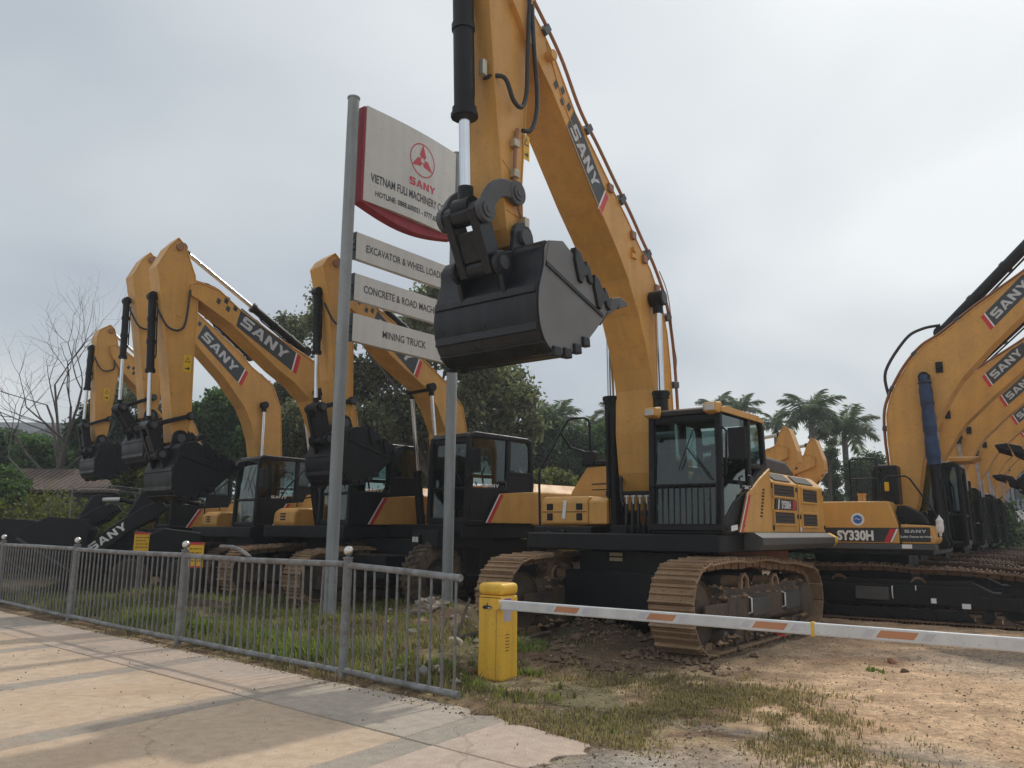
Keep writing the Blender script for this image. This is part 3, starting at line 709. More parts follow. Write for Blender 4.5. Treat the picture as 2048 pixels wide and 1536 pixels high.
def gz(x, y):
    """terrain height"""
    if in_poly(x, y, APRON): 
        return -.05 if edge_d(x, y, APRON) > .12 else -.03
    z = .012+.03*fbm(x, y, .5)+.022*fbm(x, y, 2.2)+.014*fbm(x, y, 6)
    if x > 1.5:                                            # wheel ruts curving through the gate
        r_ = math.hypot(x-9.5, y-2.0); z -= .016*max(sm(.20,.08,abs(r_-6.4)), sm(.20,.08,abs(r_-8.2)), sm(.16,.06,abs(r_-7.1)))*(1+.5*math.sin(14*math.atan2(y-2,x-9.5)*r_))
    near = sm(.0, .5, edge_d(x, y, APRON)); z *= .25+.75*near
    road = sm(.6, 1.6, x-.45*(y-6)+.0) ; z *= 1-.55*road*sm(11,9,y)
    for mx, my, h, r in ((1.2,12.2,.22,.8),(1.7,11.2,.14,.6),(.9,10.2,.10,.7),(.55,9.5,.08,.6),(-.75,13.6,.26,.9),(-1.3,15.2,.26,1.1),(-9.2,19.6,.5,1.6),(-6.8,15.6,.28,1.3),(-2.4,12.2,.2,.9),(-.9,10.0,.16,.7),(-1.0,8.7,.10,.45),(-.2,11.0,.14,.8)):
        d = math.hypot(x-mx, y-my)/r
        if d < 2: z += h*math.exp(-d*d*1.6)*(1+.5*fbm(x, y, 3.2))
    return z
def zone(x, y):
    """colour of the loose ground itself: soil, sandy drive, gravel"""
    n1, n2, n3 = fbm(x, y, .9), fbm(x, y, 3.0), fbm(x+9, y, .35)
    soil = Vector((.185,.122,.076)); tan = Vector((.66,.45,.285)); grav = Vector((.43,.38,.32)); dark_soil = Vector((.075,.055,.040)); dry = Vector((.33,.25,.15)); green=Vector((.10,.105,.05))
    fs = fence_s(x, y)
    road = sm(.9, 2.6, x-.42*(y-6.4)+.5*n1+.25*n2)
    c = soil.lerp(dry, sm(-.2,.35,n2+.4*n1))
    c = c.lerp(tan, road*(.75+.25*n2))
    c = c.lerp(grav, sm(.1,.6,n3)*.5*road)
    g = sm(1.1,.2,math.hypot((x-1.1)/1.4,(y-5.6)/.7))
    c = c.lerp(grav*.85, g)
    m = sm(1.7,.5,math.hypot(x-1.2,y-10.6)/1.35+.4*n2); c = c.lerp(Vector((.175,.115,.072)), m*.85)
    m = sm(.8,.2,math.hypot((x-4.4)/1.3,(y-10.2)/.6)+.3*n2); c = c.lerp(Vector((.27,.15,.085)), m*.7)
    m = sm(1.2,.5,math.hypot((x-6.6)/2.4,(y-10.6)/.7)+.25*n2); c = c.lerp(Vector((.22,.18,.14)), m*.75)
    under = sm(4.2,2.2,math.hypot(x-2.4,y-12.9)); c = c.lerp(dark_soil, under*.7)  # soil colour darkens in a round patch under the large machine
    if fs > .1 and x < 1: c = c.lerp(green, sm(.0,.5,n1+.35)*.6)
    if y > 15: c = c.lerp(dark_soil*1.4, .6)
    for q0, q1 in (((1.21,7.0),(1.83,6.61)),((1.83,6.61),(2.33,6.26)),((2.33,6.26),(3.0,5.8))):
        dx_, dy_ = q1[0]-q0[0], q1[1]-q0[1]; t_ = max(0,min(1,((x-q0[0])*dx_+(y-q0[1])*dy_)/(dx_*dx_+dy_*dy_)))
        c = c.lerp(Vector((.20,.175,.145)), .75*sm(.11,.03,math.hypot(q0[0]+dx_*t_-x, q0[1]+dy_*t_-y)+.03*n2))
    red = sm(.2,.6,n1)*road; c = c.lerp(Vector((.42,.25,.145)), red*.4)
    return c
def axis_pts(a, b, st, far):
    r = [a+i*st for i in range(int((b-a)/st)+1)]
    d, st2 = 0, st
    lo, hi = [], []
    while d < far: st2 *= 1.5; d += st2; lo.append(a-d); hi.append(r[-1]+d)
    return lo[::-1]+r+hi
xs_, ys_ = axis_pts(-11.0, 8.0, .09, 900), axis_pts(4.6, 15.5, .09, 900)
V, Fc, cols = [], [], []
for yy in ys_:
    for xx in xs_:
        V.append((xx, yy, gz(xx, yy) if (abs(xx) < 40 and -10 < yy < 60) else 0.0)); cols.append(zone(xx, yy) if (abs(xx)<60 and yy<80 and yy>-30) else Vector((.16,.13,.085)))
W_ = len(xs_)
for j in range(len(ys_)-1):
    for i in range(W_-1): a = j*W_+i; Fc.append((a, a+1, a+W_+1, a+W_))
gme = bpy.data.meshes.new('ground'); gme.from_pydata(V, [], Fc)
at_ = gme.color_attributes.new('zone', 'FLOAT_COLOR', 'POINT')
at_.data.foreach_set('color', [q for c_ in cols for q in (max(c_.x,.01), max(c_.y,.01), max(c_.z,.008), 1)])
gme.polygons.foreach_set('use_smooth', [True]*len(Fc))
def ground_mat():
    m = bpy.data.materials.new('loose_ground'); m.use_nodes = True; n, l = m.node_tree.nodes, m.node_tree.links
    b = n['Principled BSDF']; b.inputs['Roughness'].default_value = .95; b.inputs['Specular IOR Level'].default_value = .15
    a = n.new('ShaderNodeAttribute'); a.attribute_name = 'zone'
    t = n.new('ShaderNodeTexCoord'); out = a.outputs['Color']
    for sc, lo, hi, det in ((2.5,.72,1.28,7),(14,.64,1.32,8),(60,.62,1.36,4)):
        z = n.new('ShaderNodeTexNoise'); z.inputs['Scale'].default_value = sc; z.inputs['Detail'].default_value = det; z.inputs['Roughness'].default_value=.65; l.new(t.outputs['Object'], z.inputs['Vector'])
        r = n.new('ShaderNodeMapRange'); l.new(z.outputs['Fac'], r.inputs['Value']); r.inputs['From Min'].default_value=.3; r.inputs['From Max'].default_value=.7; r.inputs['To Min'].default_value=lo; r.inputs['To Max'].default_value=hi
        x = n.new('ShaderNodeMix'); x.data_type='RGBA'; x.blend_type='MULTIPLY'; x.inputs[0].default_value=1; l.new(out,x.inputs[6]); l.new(r.outputs[0],x.inputs[7]); out = x.outputs[2]
    v = n.new('ShaderNodeTexVoronoi'); v.inputs['Scale'].default_value = 26; l.new(t.outputs['Object'], v.inputs['Vector'])
    r = n.new('ShaderNodeMapRange'); l.new(v.outputs['Distance'], r.inputs['Value']); r.inputs['From Min'].default_value=.05; r.inputs['From Max'].default_value=.16; r.inputs['To Min'].default_value=.8; r.inputs['To Max'].default_value=1
    x = n.new('ShaderNodeMix'); x.data_type='RGBA'; x.blend_type='MULTIPLY'; x.inputs[0].default_value=1; l.new(out,x.inputs[6]); l.new(r.outputs[0],x.inputs[7]); out = x.outputs[2]
    l.new(out, b.inputs['Base Color'])
    nb = n.new('ShaderNodeTexNoise'); nb.inputs['Scale'].default_value=22; nb.inputs['Detail'].default_value=8; nb.inputs['Roughness'].default_value=.7; l.new(t.outputs['Object'], nb.inputs['Vector'])
    bp = n.new('ShaderNodeBump'); bp.inputs['Strength'].default_value=.8; bp.inputs['Distance'].default_value=.03; l.new(nb.outputs['Fac'],bp.inputs['Height']); l.new(bp.outputs[0],b.inputs['Normal'])
    return m
gme.materials.append(ground_mat()); gme.update()
ground = link('ground', gme, kind='structure')

# concrete apron in front of the fence: cast slabs with seams between
def conc(name, col, stain):
    m = mat(name, col, .88, var=.07, scale=1.1, dirt=stain, dirt_amt=.5, bump=.25, bscale=45, spec=.25, dscale=.7)
    n, l = m.node_tree.nodes, m.node_tree.links
    b = n['Principled BSDF']; src = b.inputs['Base Color'].links[0].from_socket
    t = n.new('ShaderNodeTexCoord'); out = src
    for sc, lo, hi in ((9,.88,1.1),(90,.78,1.18)):
        z = n.new('ShaderNodeTexNoise'); z.inputs['Scale'].default_value=sc; z.inputs['Detail'].default_value=6; l.new(t.outputs['Object'], z.inputs['Vector'])
        r = n.new('ShaderNodeMapRange'); l.new(z.outputs['Fac'], r.inputs['Value']); r.inputs['From Min'].default_value=.3; r.inputs['From Max'].default_value=.7; r.inputs['To Min'].default_value=lo; r.inputs['To Max'].default_value=hi
        x = n.new('ShaderNodeMix'); x.data_type='RGBA'; x.blend_type='MULTIPLY'; x.inputs[0].default_value=1; l.new(out,x.inputs[6]); l.new(r.outputs[0],x.inputs[7]); out=x.outputs[2]
    # hairline cracks
    nw = n.new('ShaderNodeTexNoise'); nw.inputs['Scale'].default_value = 1.6; nw.inputs['Detail'].default_value = 5; l.new(t.outputs['Object'], nw.inputs['Vector'])
    g = n.new('ShaderNodeNewGeometry'); va = n.new('ShaderNodeVectorMath'); va.operation = 'MULTIPLY_ADD'; l.new(nw.outputs['Color'], va.inputs[0]); va.inputs[1].default_value = (.7,.7,.7); l.new(g.outputs['Position'], va.inputs[2])
    vo = n.new('ShaderNodeTexVoronoi'); vo.feature = 'DISTANCE_TO_EDGE'; vo.inputs['Scale'].default_value = .3; l.new(va.outputs[0], vo.inputs['Vector'])
    r = n.new('ShaderNodeMapRange'); l.new(vo.outputs['Distance'], r.inputs['Value']); r.inputs['From Min'].default_value = .001; r.inputs['From Max'].default_value = .005; r.inputs['To Min'].default_value = .78; r.inputs['To Max'].default_value = 1
    x = n.new('ShaderNodeMix'); x.data_type='RGBA'; x.blend_type='MULTIPLY'; x.inputs[0].default_value=1; l.new(out,x.inputs[6]); l.new(r.outputs[0],x.inputs[7]); out=x.outputs[2]
    # blown soil and damp stains across slabs
    for sc, col_, f0, f1, amt in ((.45,(.46,.30,.185,1),.50,.72,.55),(.8,(.20,.165,.13,1),.54,.75,.5)):
        z = n.new('ShaderNodeTexNoise'); z.inputs['Scale'].default_value=sc; z.inputs['Detail'].default_value=7; z.inputs['Roughness'].default_value=.62; l.new(g.outputs['Position'], z.inputs['Vector'])
        r = n.new('ShaderNodeMapRange'); l.new(z.outputs['Fac'], r.inputs['Value']); r.inputs['From Min'].default_value=f0; r.inputs['From Max'].default_value=f1; r.inputs['To Max'].default_value=amt
        x = n.new('ShaderNodeMix'); x.data_type='RGBA'; l.new(r.outputs[0],x.inputs[0]); l.new(out,x.inputs[6]); x.inputs[7].default_value=col_; out=x.outputs[2]
    l.new(out, b.inputs['Base Color']); return m
CT = conc('sandy_concrete', (.55,.415,.30), (.42,.34,.28)); CG = conc('grey_concrete', (.44,.375,.31), (.33,.285,.24)); CP = conc('dusty_concrete', (.475,.385,.32), (.52,.36,.25)); CJ = conc('seam_mortar', (.36,.31,.26), (.28,.24,.20))
def clip(sub, pts):                                         # Sutherland-Hodgman, convex clip pts (ccw)
    out = sub
    for i in range(len(pts)):
        a, b = pts[i], pts[(i+1)%len(pts)]; inp, out = out, []
        if not inp: return []
        sd = lambda p: (b[0]-a[0])*(p[1]-a[1])-(b[1]-a[1])*(p[0]-a[0])
        for j in range(len(inp)):
            p, q = inp[j-1], inp[j]; sp, sq = sd(p), sd(q)
            if sp*sq < 0: t = sp/(sp-sq); out.append((p[0]+(q[0]-p[0])*t, p[1]+(q[1]-p[1])*t))
            if sq >= 0: out.append(q)
    return out
apron = MB().prism_z(APRON, -.045, -.014).build('apron', CJ, kind='structure')
U_, V_ = Vector((.555,.832)), Vector((.757,-.653)); O_ = Vector((-3.99,9.2))
cr_ = U_.x*V_.y-U_.y*V_.x
def cell(u0, u1, v0, v1):
    P = [O_+U_*a+V_*b for a, b in ((u0,v0),(u1,v0),(u1,v1),(u0,v1))]
    P = [(p.x,p.y) for p in P]
    a = sum(P[i][0]*P[(i+1)%4][1]-P[(i+1)%4][0]*P[i][1] for i in range(4))
    return P if a > 0 else P[::-1]
us = [-11,-7.3,-3.65,-.03,3.2,7]; vs_ = [-16.4,-14.2,-11.9,-9.6,-7.3,-5.0,-2.62,-.16,2.02,4.4,6.8]
CA = [(-30,34),(-10.35,16.0),(-7.21,13.27),(-4.40,10.80),(-1.74,8.53)]+APRON_EDGE+[(.0,4.6),(.5,2.4),(.6,-2),(-30,-2)]
n_ = 0
for i in range(len(us)-1):
    for j in range(len(vs_)-1):
        u0, u1 = us[i]+.012, us[i+1]-.012; v0, v1 = vs_[j]+.165, vs_[j+1]-.165
        for (a, b_, m_, nm) in ((v0, v1, None, 'slab'), (vs_[j]-.16, vs_[j]+.16, CJ, 'seam_strip')):
            P = clip(CA, cell(u0, u1, a, b_))
            if len(P) < 3: continue
            ctr = Vector((sum(p[0] for p in P)/len(P), sum(p[1] for p in P)/len(P)))
            mm = m_ or ((CT if i == 2 and j < 9 else CG if (i*3+j*5) % 4 == 1 else CP))
            o = MB().prism_z([(p[0]-ctr.x, p[1]-ctr.y) for p in P], -.02, random.uniform(-.002,.002)-(.004 if m_ else 0)).build(nm, mm, apron, bevel=.006, seg=1)
            o.location = (ctr.x, ctr.y, 0)
# ================================================================== EXCAVATORS
def left_side(root, s, main=False, stripe=True):
    def B(): return MB(s)
    xr = -2.92 if main else -2.6
    zt = 2.46 if main else 2.3
    e = B(); e.prism_x([(-.7,1.5),(1.62,1.5),(1.62,zt-.18),(1.42,zt),(-.7,zt)], xr, -.29)
    h = e.build('engine_housing', YEL, root, bevel=0.035, seg=3)
    w = B(); w.prism([(.93,1.53),(.60,2.06),(.1,2.31 if main else 2.1),(-.29,2.47 if main else zt-.18),(-.29,1.53)], 1.604, 1.645)
    sp = w.build('side_panel', YEL, root, bevel=0.012)
    st = B(); st.flat([[(0,0),(.075,0),(.075,.62),(0,.62)]], (.96*s,1.54*s), (-1,0), 1.649*s, 1)
    for nm, m_, a, b in (('pale_stripe', WHT, 0, .035), ('red_stripe', RED, .037, .125)):
        q = MB(); q.add([((.97-a)*s,1.65*s,1.535*s),((.97-b)*s,1.65*s,1.535*s),((.64-b)*s,1.65*s,2.05*s),((.64-a)*s,1.65*s,2.05*s)], [(0,1,2,3)])
        q.build(nm, m_, sp, recalc=False)
    if main:
        v = B()
        for i in range(9):
            x = lerp(.02,.15,i/8); z = lerp(2.14,1.76,i/8); v.box(x-.045,x+.03,1.643,1.652,z-.012,z+.014)
        v.build('vent_slots', GRILL, sp)
        g_ = ((-1.36,-.41,2.06,2.26),(-2.5,-1.72,2.01,2.24),(-1.33,-.42,1.65,1.85),(-2.46,-1.69,1.62,1.84))
    else:
        g_ = ((-1.3,-.6,1.66,1.98),(-2.3,-1.5,1.66,1.98))
    for (a,b,c_,d) in g_:
        q = B(); q.band([(a,c_),(b,c_),(b,d),(a,d)], 1.60, 1.645, .035); gr = q.build('grille', YEL, h, bevel=0.008)
        q = B(); q.box(a,b,1.612,1.624,c_,d)
        for i in range(1,4): q.hexa([(a,1.624,lerp(c_,d,i/4)-.02),(b,1.624,lerp(c_,d,i/4)-.02),(b,1.624,lerp(c_,d,i/4)+.015),(a,1.624,lerp(c_,d,i/4)+.015),(a,1.638,lerp(c_,d,i/4)-.03),(b,1.638,lerp(c_,d,i/4)-.03),(b,1.638,lerp(c_,d,i/4)-.022),(a,1.638,lerp(c_,d,i/4)-.022)])
        q.build('grille_mesh', GRILL, h)
    if main:
        for (a,b) in ((-1.31,-.56),(-2.44,-1.56)):
            q = B(); q.hexa([(a,1.595,2.315),(b,1.595,2.315),(b,1.47,2.428),(a,1.47,2.428),(a,1.602,2.322),(b,1.602,2.322),(b,1.477,2.435),(a,1.477,2.435)]); q.build('grille_mesh', GRILL, h)
        q = B(); q.prism([(-1.42,1.875),(-.45,1.875),(-.5,2.03),(-1.42,2.03)], 1.625, 1.642); pl = q.build('name_plate', BLKP, h)
        t, L = text_polys('SY500H', .115, .78, .035); MB().flat(t, (-.72,1.895), (-1,0), 1.645, 1).build('lettering', WHT, pl, recalc=False)
        q = MB().flat([[(0,0),(.16,0),(.2,.15),(.04,.15)]], (-1.2,1.877), (-1,0), 1.6445, 1).build('red_corner', RED, pl, recalc=False)
        q = MB().flat([[(0,0),(.05,0),(.1,.15),(.05,.15)]], (-.55,1.877), (-1,0), 1.6445, 1).build('pale_slash', WHT, pl, recalc=False)
        sk = B(); sk.prism_x([(1.5,1.29),(1.76,1.29),(1.82,1.36),(1.82,1.46),(1.70,1.53),(1.5,1.53)], -2.75, .58); sk.build('side_skirt', STEP, root, bevel=0.01)
        sk = B(); sk.prism_x([(1.5,1.31),(1.76,1.31),(1.82,1.38),(1.82,1.46),(1.70,1.53),(1.5,1.53)], -2.90, -2.753); sk.build('skirt_end', STICK, root, bevel=0.01)
        cw = B(); cw.prism([(-.30,2.45),(-.28,2.62),(-.40,2.72),(-1.75,2.68),(-2.05,2.55),(-2.08,2.45)], .55, 1.40); cw.build('exhaust_cowl', STEP, root, bevel=0.05)
        q = MB().flat([[(0,0),(.22,.02),(.22,.09),(0,.07)]], (1.28,1.545), (-1,0), 1.66, 1).build('paper_tag', WHT, root, recalc=False)
        q = MB().flat([[(0,0),(.08,-.02),(.11,.05),(.03,.07)]], (-1.55,1.56), (-1,0), 1.63, 1).build('paper_tag', WHT, root, recalc=False)
    return h

def right_side(root, s, named=False, plain=None):
    def B(): return MB(s)
    if plain:
        xf = .1 if plain == 'wheeled' else .55
        t = B(); t.prism([(-2.4,1.47),(xf,1.47),(xf,1.9),(xf-.15,2.2),(-2.4,2.25)], -1.63, -.55); tk = t.build('fuel_tank', YEL, root, bevel=0.04, seg=3)
        if plain == 'low':
            b = B(); b.prism([(.57,1.47),(1.15,1.47),(1.2,1.55),(1.18,1.78),(1.05,1.88),(.57,1.88)], -1.63, -.75); tb = b.build('toolbox', YEL, root, bevel=0.05, seg=3)
            for z in (1.62,1.68,1.74):
                q = B(); q.box(1.195,1.21,-1.3,-1.1,z,z+.025); q.build('vent', BLK, tb)
            q = B(); q.tube([(1.1,-1.6,1.5),(1.12,-1.62,1.98),(.9,-1.62,2.35),(.5,-1.6,2.75),(.3,-1.6,2.75),(.3,-1.6,2.2)],.018,8); q.tube([(1.1,-.8,1.9),(1.1,-.8,2.05),(.6,-.8,2.15)],.016,8); q.build('handrail', BLK, root)
        return tk
    t = B(); t.prism([(-2.4,1.47),(.9,1.47),(.9,1.83),(.74,2.28),(-2.4,2.28)], -1.63, -.55)
    tk = t.build('fuel_tank', YEL, root, bevel=0.025)
    b = B(); b.prism([(.92,1.47),(1.48,1.47),(1.53,1.55),(1.50,1.74),(1.42,1.82),(.92,1.84)], -1.63, -.7)
    tb = b.build('toolbox', YEL, root, bevel=0.03, seg=3)
    st = B(); st.prism([(.78,1.86),(.92,1.86),(1.35,1.86),(1.25,2.05),(1.0,2.2),(.86,2.2)], -1.4, -.75); st.build('footstep', BLK, root, bevel=0.02)
    sk = B(); sk.box(-2.4,1.5,-1.64,-1.3,1.36,1.465); sk.build('deck_edge', GRYP, root, bevel=0.01)
    sm_ = B(); sm_.box(.915,.922,-1.634,-1.0,1.5,2.0); sm_.build('panel_gap', BLK, tk)
    if named:
        y = -1.634*s
        MB().flat([[(0,0),(1.30*s,0),(1.42*s,.27*s),(0,.27*s)]], (-.52*s,1.50*s), (1,0), y, -1).build('name_plate', BLKP, tk, recalc=False)
        p, L = text_polys('SY330H', .18*s, .82, .045); MB().flat(p, (-.23*s,1.535*s), (1,0), y-.004, -1).build('lettering', WHT, tk, recalc=False)
        MB().flat([[(1.14*s,0),(1.24*s,0),(1.36*s,.25*s),(1.26*s,.25*s)]], (-.52*s,1.50*s), (1,0), y-.005, -1).build('red_stripe', RED, tk, recalc=False)
        MB().flat([[(1.25*s,0),(1.29*s,0),(1.41*s,.25*s),(1.37*s,.25*s)]], (-.52*s,1.50*s), (1,0), y-.005, -1).build('pale_stripe', WHT, tk, recalc=False)
        MB().flat([[(0,0),(.50*s,0),(.50*s,.27*s),(0,.27*s)]], (.93*s,1.51*s), (1,0), y, -1).build('name_plate', BLKP, tb, recalc=False)
        w, L = logo_word(.055*s, 1.5); MB().flat(w, ((1.18*s-L/2),1.68*s), (1,0), y-.004, -1).build('lettering', SILV, tb, recalc=False)
        p, L = text_polys('Quality Changes the World', .036*s, 1.0, .02); MB().flat(p, ((1.18*s-L/2),1.59*s), (1,0), y-.004, -1).build('lettering', WHT, tb, recalc=False)
        c0 = (.17*s, 1.93*s)
        circ = lambda r: [(r*math.cos(2*math.pi*k/28), r*math.sin(2*math.pi*k/28)) for k in range(28)]
        MB().flat([circ(.125*s)], c0, (1,0), y, -1).build('emblem', WHT, tk, recalc=False)
        MB().flat([circ(.082*s)], c0, (1,0), y-.004, -1).build('emblem_centre', BLUEP, tk, recalc=False)
        MB().flat([[(-.07*s,-.01*s),(-.02*s,.03*s),(.03*s,.0),(.07*s,.02*s),(.03*s,-.015*s),(-.02*s,.01*s)]], c0, (1,0), y-.006, -1).build('emblem_wave', WHT, tk, recalc=False)
        MB().flat([[(0,0),(.16,0),(.16,.07),(0,.07)]], (.93*s,1.385*s), (1,0), -1.646*s, -1).build('paper_tag', WHT, root, recalc=False)
        hr = B(); hr.tube([(.04,-1.45,2.28),(.05,-1.45,3.08),(.1,-1.45,3.13),(.5,-1.45,3.13),(.55,-1.45,3.08),(.55,-1.45,2.28)],.018,8); hr.tube([(.05,-1.45,2.73),(.55,-1.45,2.73)],.014,8)
        for i in range(1,6): hr.tube([(.05+.1*i,-1.45,3.12),(.05+.1*i,-1.45,2.3)],.004,4)
        hr.build('handrail', BLK, root)
        q = B(); q.box(.55,.84,-.95,-.45,2.25,3.02); q.build('exhaust_box', BLK, root, bevel=0.02)
        q = B(); q.cyl((.2,-1.2,2.28),(.2,-1.2,2.42),.075,16); q.cyl((.2,-1.2,2.42),(.2,-1.2,2.45),.09,16); q.build('filler_cap', YEL, root)
        q = B(); q.box(.60,.68,-1.02,-.955,2.5,2.68); q.build('work_lamp', STICK, root, bevel=0.01)
        fr = B(); fr.tube([(.62,-1.5,2.28),(.62,-1.5,2.62),(.74,-1.5,2.76),(1.06,-1.5,2.76),(1.14,-1.5,2.70),(1.58,-1.5,1.95),(1.55,-1.5,1.6)],.018,8); fr.build('front_rail', BLK, root)
    return tk
BLUEP = mat('blue_print', (0.03, 0.13, 0.42), 0.45, var=0.2, scale=40)

def std_boom(root, poly, w, decal=None, pipes=None, y=None):
    b = beam(root, 'boom', poly, w)
    return b

# ---- the large machine in front -------------------------------------------------
main = empty('excavator', (2.36, 12.68, 0), (-.61,-.79))
tag(main, 'largest yellow crawler excavator in front with its black bucket raised over the barrier', 'excavator', 'yellow crawler excavators parked in the yard')
for sy in (1, -1):
    make_track(main, 1.0, sy*1.37, .30, 1.96, -1.93, .53, .46, sy, shoes='each', pitch=.262)
upper(main, 1.0, kind='main', right='main')
left_side(main, 1.0, main=True)
cb = cab(main, 1.0, -.25, 1.37, .52, 1.60, 1.52, 3.22, main=True, glass=GLASS, roof=BLK)
rt_ = MB(); rt_.prism([(1.36,3.13),(1.33,3.19),(1.2,3.225),(-.1,3.20),(-.18,3.13)], 1.585, 1.625); rt_.box(-.15,1.2,.55,1.58,3.225,3.235); rt_.build('roof_trim', YEL, cb, bevel=0.008)
for y in (.60, 1.50):
    q = MB(); q.prism([(1.30,3.10),(1.48,3.13),(1.46,3.25),(1.28,3.28)], y-.10, y+.10); lh = q.build('lamp_housing', YEL, cb, bevel=0.025)
    q = MB(); q.box(1.47,1.485,y-.07,y+.07,3.14,3.225); q.build('work_lamp', LAMP, cb, bevel=0.01)
gd = MB()
gd.tube([(1.44,.58,1.62),(1.44,.58,2.16),(1.44,1.54,2.16),(1.44,1.54,1.62),(1.44,.58,1.62)],.016,6)
for i in range(1,11): y = lerp(.58,1.54,i/11); gd.tube([(1.44,y,1.62),(1.44,y,2.16)],.0075,6)
gd.box(1.36,1.45,.55,1.58,1.56,1.63)
gd.build('front_guard', BLK, cb)
q = MB(); q.box(.30,.36,.62,1.5,1.56,2.3); q.box(.36,1.3,.62,1.5,1.555,1.60); q.build('cab_blackout', SEAT, cb)  # dark panels added to keep the view through the lower glass dim
t, L = text_polys('SANY', .05, 1.6, .03); MB().flat(t, (.62,2.13), (-1,0), 1.606, 1).build('lettering', WHT, cb, recalc=False)
# right-hand boxes
q = MB(); q.prism([(.2,1.62),(.95,1.62),(.97,1.66),(.97,1.98),(.90,2.06),(.2,2.06)], -1.62, -.75); tb = q.build('toolbox', YEL, main, bevel=0.03, seg=3)
q = MB(); q.prism([(.2,1.63),(.955,1.63),(.955,1.97),(.88,2.03),(.2,2.03)], -.745, -.42); q.build('toolbox', YEL, main, bevel=0.02)
q = MB(); q.box(.968,.976,-1.60,-.77,1.815,1.825); q.build('lid_gap', BLK, tb)
for y in (-1.45,-.90):
    q = MB(); q.box(.965,.99,y-.055,y+.055,1.85,1.95); q.box(.965,.99,y-.05,y+.05,1.69,1.80); q.build('latch', BLK, tb, bevel=0.01)
q = MB(); q.add([(.979,-1.22,1.72),(.979,-1.16,1.71),(.979,-1.13,1.99),(.979,-1.19,2.0)],[(0,1,2,3)]); q.build('paper_tag', WHT, tb, recalc=False)
q = MB(); q.prism_x([(-1.62,1.5),(-1.62,2.16),(-1.30,2.58),(-.45,2.6),(-.45,1.5)], -1.5, .12); tk = q.build('fuel_tank', YEL, main, bevel=0.03)
q = MB(); q.box(.118,.125,-1.2,-.5,2.28,2.30); q.box(.118,.125,-1.2,-.5,2.19,2.205); q.build('tread_gap', BLK, tk)
q = MB(); q.prism_x([(-1.5,2.3),(-1.22,2.86),(-.95,2.9),(-.55,2.86),(-.55,2.3)], -2.4, -.6); q.build('hood', YEL, main, bevel=0.05)
q = MB(); q.box(.0,.16,-1.38,-1.14,2.59,2.84); q.box(.0,.14,-1.16,-.9,2.59,2.68); q.build('camera_box', BLK, tk, bevel=0.025)
q = MB()
for i in range(12): q.box(-.6-.0,-.2,-1.66+.0,-1.62,1.62+i*.04,1.645+i*.04)
q.build('vent_louvres', BLK, tk)
q = MB()
q.tube([(.95,-1.62,1.38),(.95,-1.66,1.6),(.95,-1.68,2.42),(.93,-1.67,2.5),(.5,-1.57,3.13),(.4,-1.49,3.34),(.35,-1.46,3.38),(.12,-1.34,3.41),(.06,-1.30,3.38),(.05,-1.28,3.3),(.05,-1.27,2.82)],.02,8)
q.tube([(.5,-1.57,3.13),(.3,-1.5,2.9),(.07,-1.38,2.84)],.017,8)
q.build('handrail', BLK, main)
q = MB(); q.box(.3,1.2,-1.6,-.55,1.28,1.6); q.cyl((1.15,-1.3,1.38),(1.3,-1.3,1.38),.14,16); q.cyl((1.2,-1.05,1.48),(1.28,-1.05,1.48),.07,16); q.build('front_underside', BLK, main, bevel=0.02)
q = MB(); q.add([(1.21,-1.14,1.24),(1.21,-.83,1.24),(1.21,-.83,1.30),(1.21,-1.14,1.30)],[(0,1,2,3)]); q.build('yellow_marker', STICK, main, recalc=False)
# dried mud lodged on the frames and links
for tk_ in [o for o in main.children if o.name.startswith('track')]:
    yc_ = 1.37 if tk_.name == 'track' else -1.37; q = MB(); rg = random.Random(int(yc_*100))
    for _ in range(260):
        if rg.random() < .6: x = rg.uniform(-1.7,1.6); y = yc_+rg.uniform(-.24,.26); z = rg.choice((.70,.80,.70)); 
        else: x = rg.uniform(-1.8,1.8); y = yc_+rg.choice((-.27,.27)); z = rg.uniform(.12,.30)
        s_ = rg.uniform(.015,.055); o_ = len(q.v); vv = [Vector((x+i*s_*rg.uniform(.6,1.5), y+j*s_*rg.uniform(.6,1.5), z+k*s_*rg.uniform(.4,.9))) for i,j,k in ((1,0,0),(0,1,0),(-1,0,0),(0,-1,0),(0,0,1),(0,0,-1))]
        q.add(vv, [(0,1,4),(1,2,4),(2,3,4),(3,0,4),(1,0,5),(2,1,5),(3,2,5),(0,3,5)])
    q.build('dried_mud', MUD, tk_, kind='stuff')
# panel gaps, hinges and latches on the left side
sp_ = [o for o in main.children if o.name.startswith('engine_housing')][0]
for x0_, x1_, z0_, z1_ in ((-1.555,-1.545,1.54,2.29),(-.352,-.342,1.54,2.30),(-2.9,-.3,1.535,1.543)):
    q = MB(); q.box(x0_,x1_,1.615,1.6235,z0_,z1_); q.build('panel_gap', BLK, sp_)
for x, z in ((-.40,1.60),(-.40,2.22),(-1.50,1.78),(-1.62,1.78),(-2.85,1.62),(-2.85,2.2),(-1.48,2.2)):
    q = MB(); q.box(x-.02,x+.02,1.618,1.634,z-.035,z+.035); q.build('latch', BLK, sp_, bevel=.004)
for z in (1.62,2.0):
    q = MB(); q.cyl((.80-.45*(z-1.62),1.64,z),(.80-.45*(z-1.62),1.655,z),.012,8); q.build('bolt', GRYP, sp_)
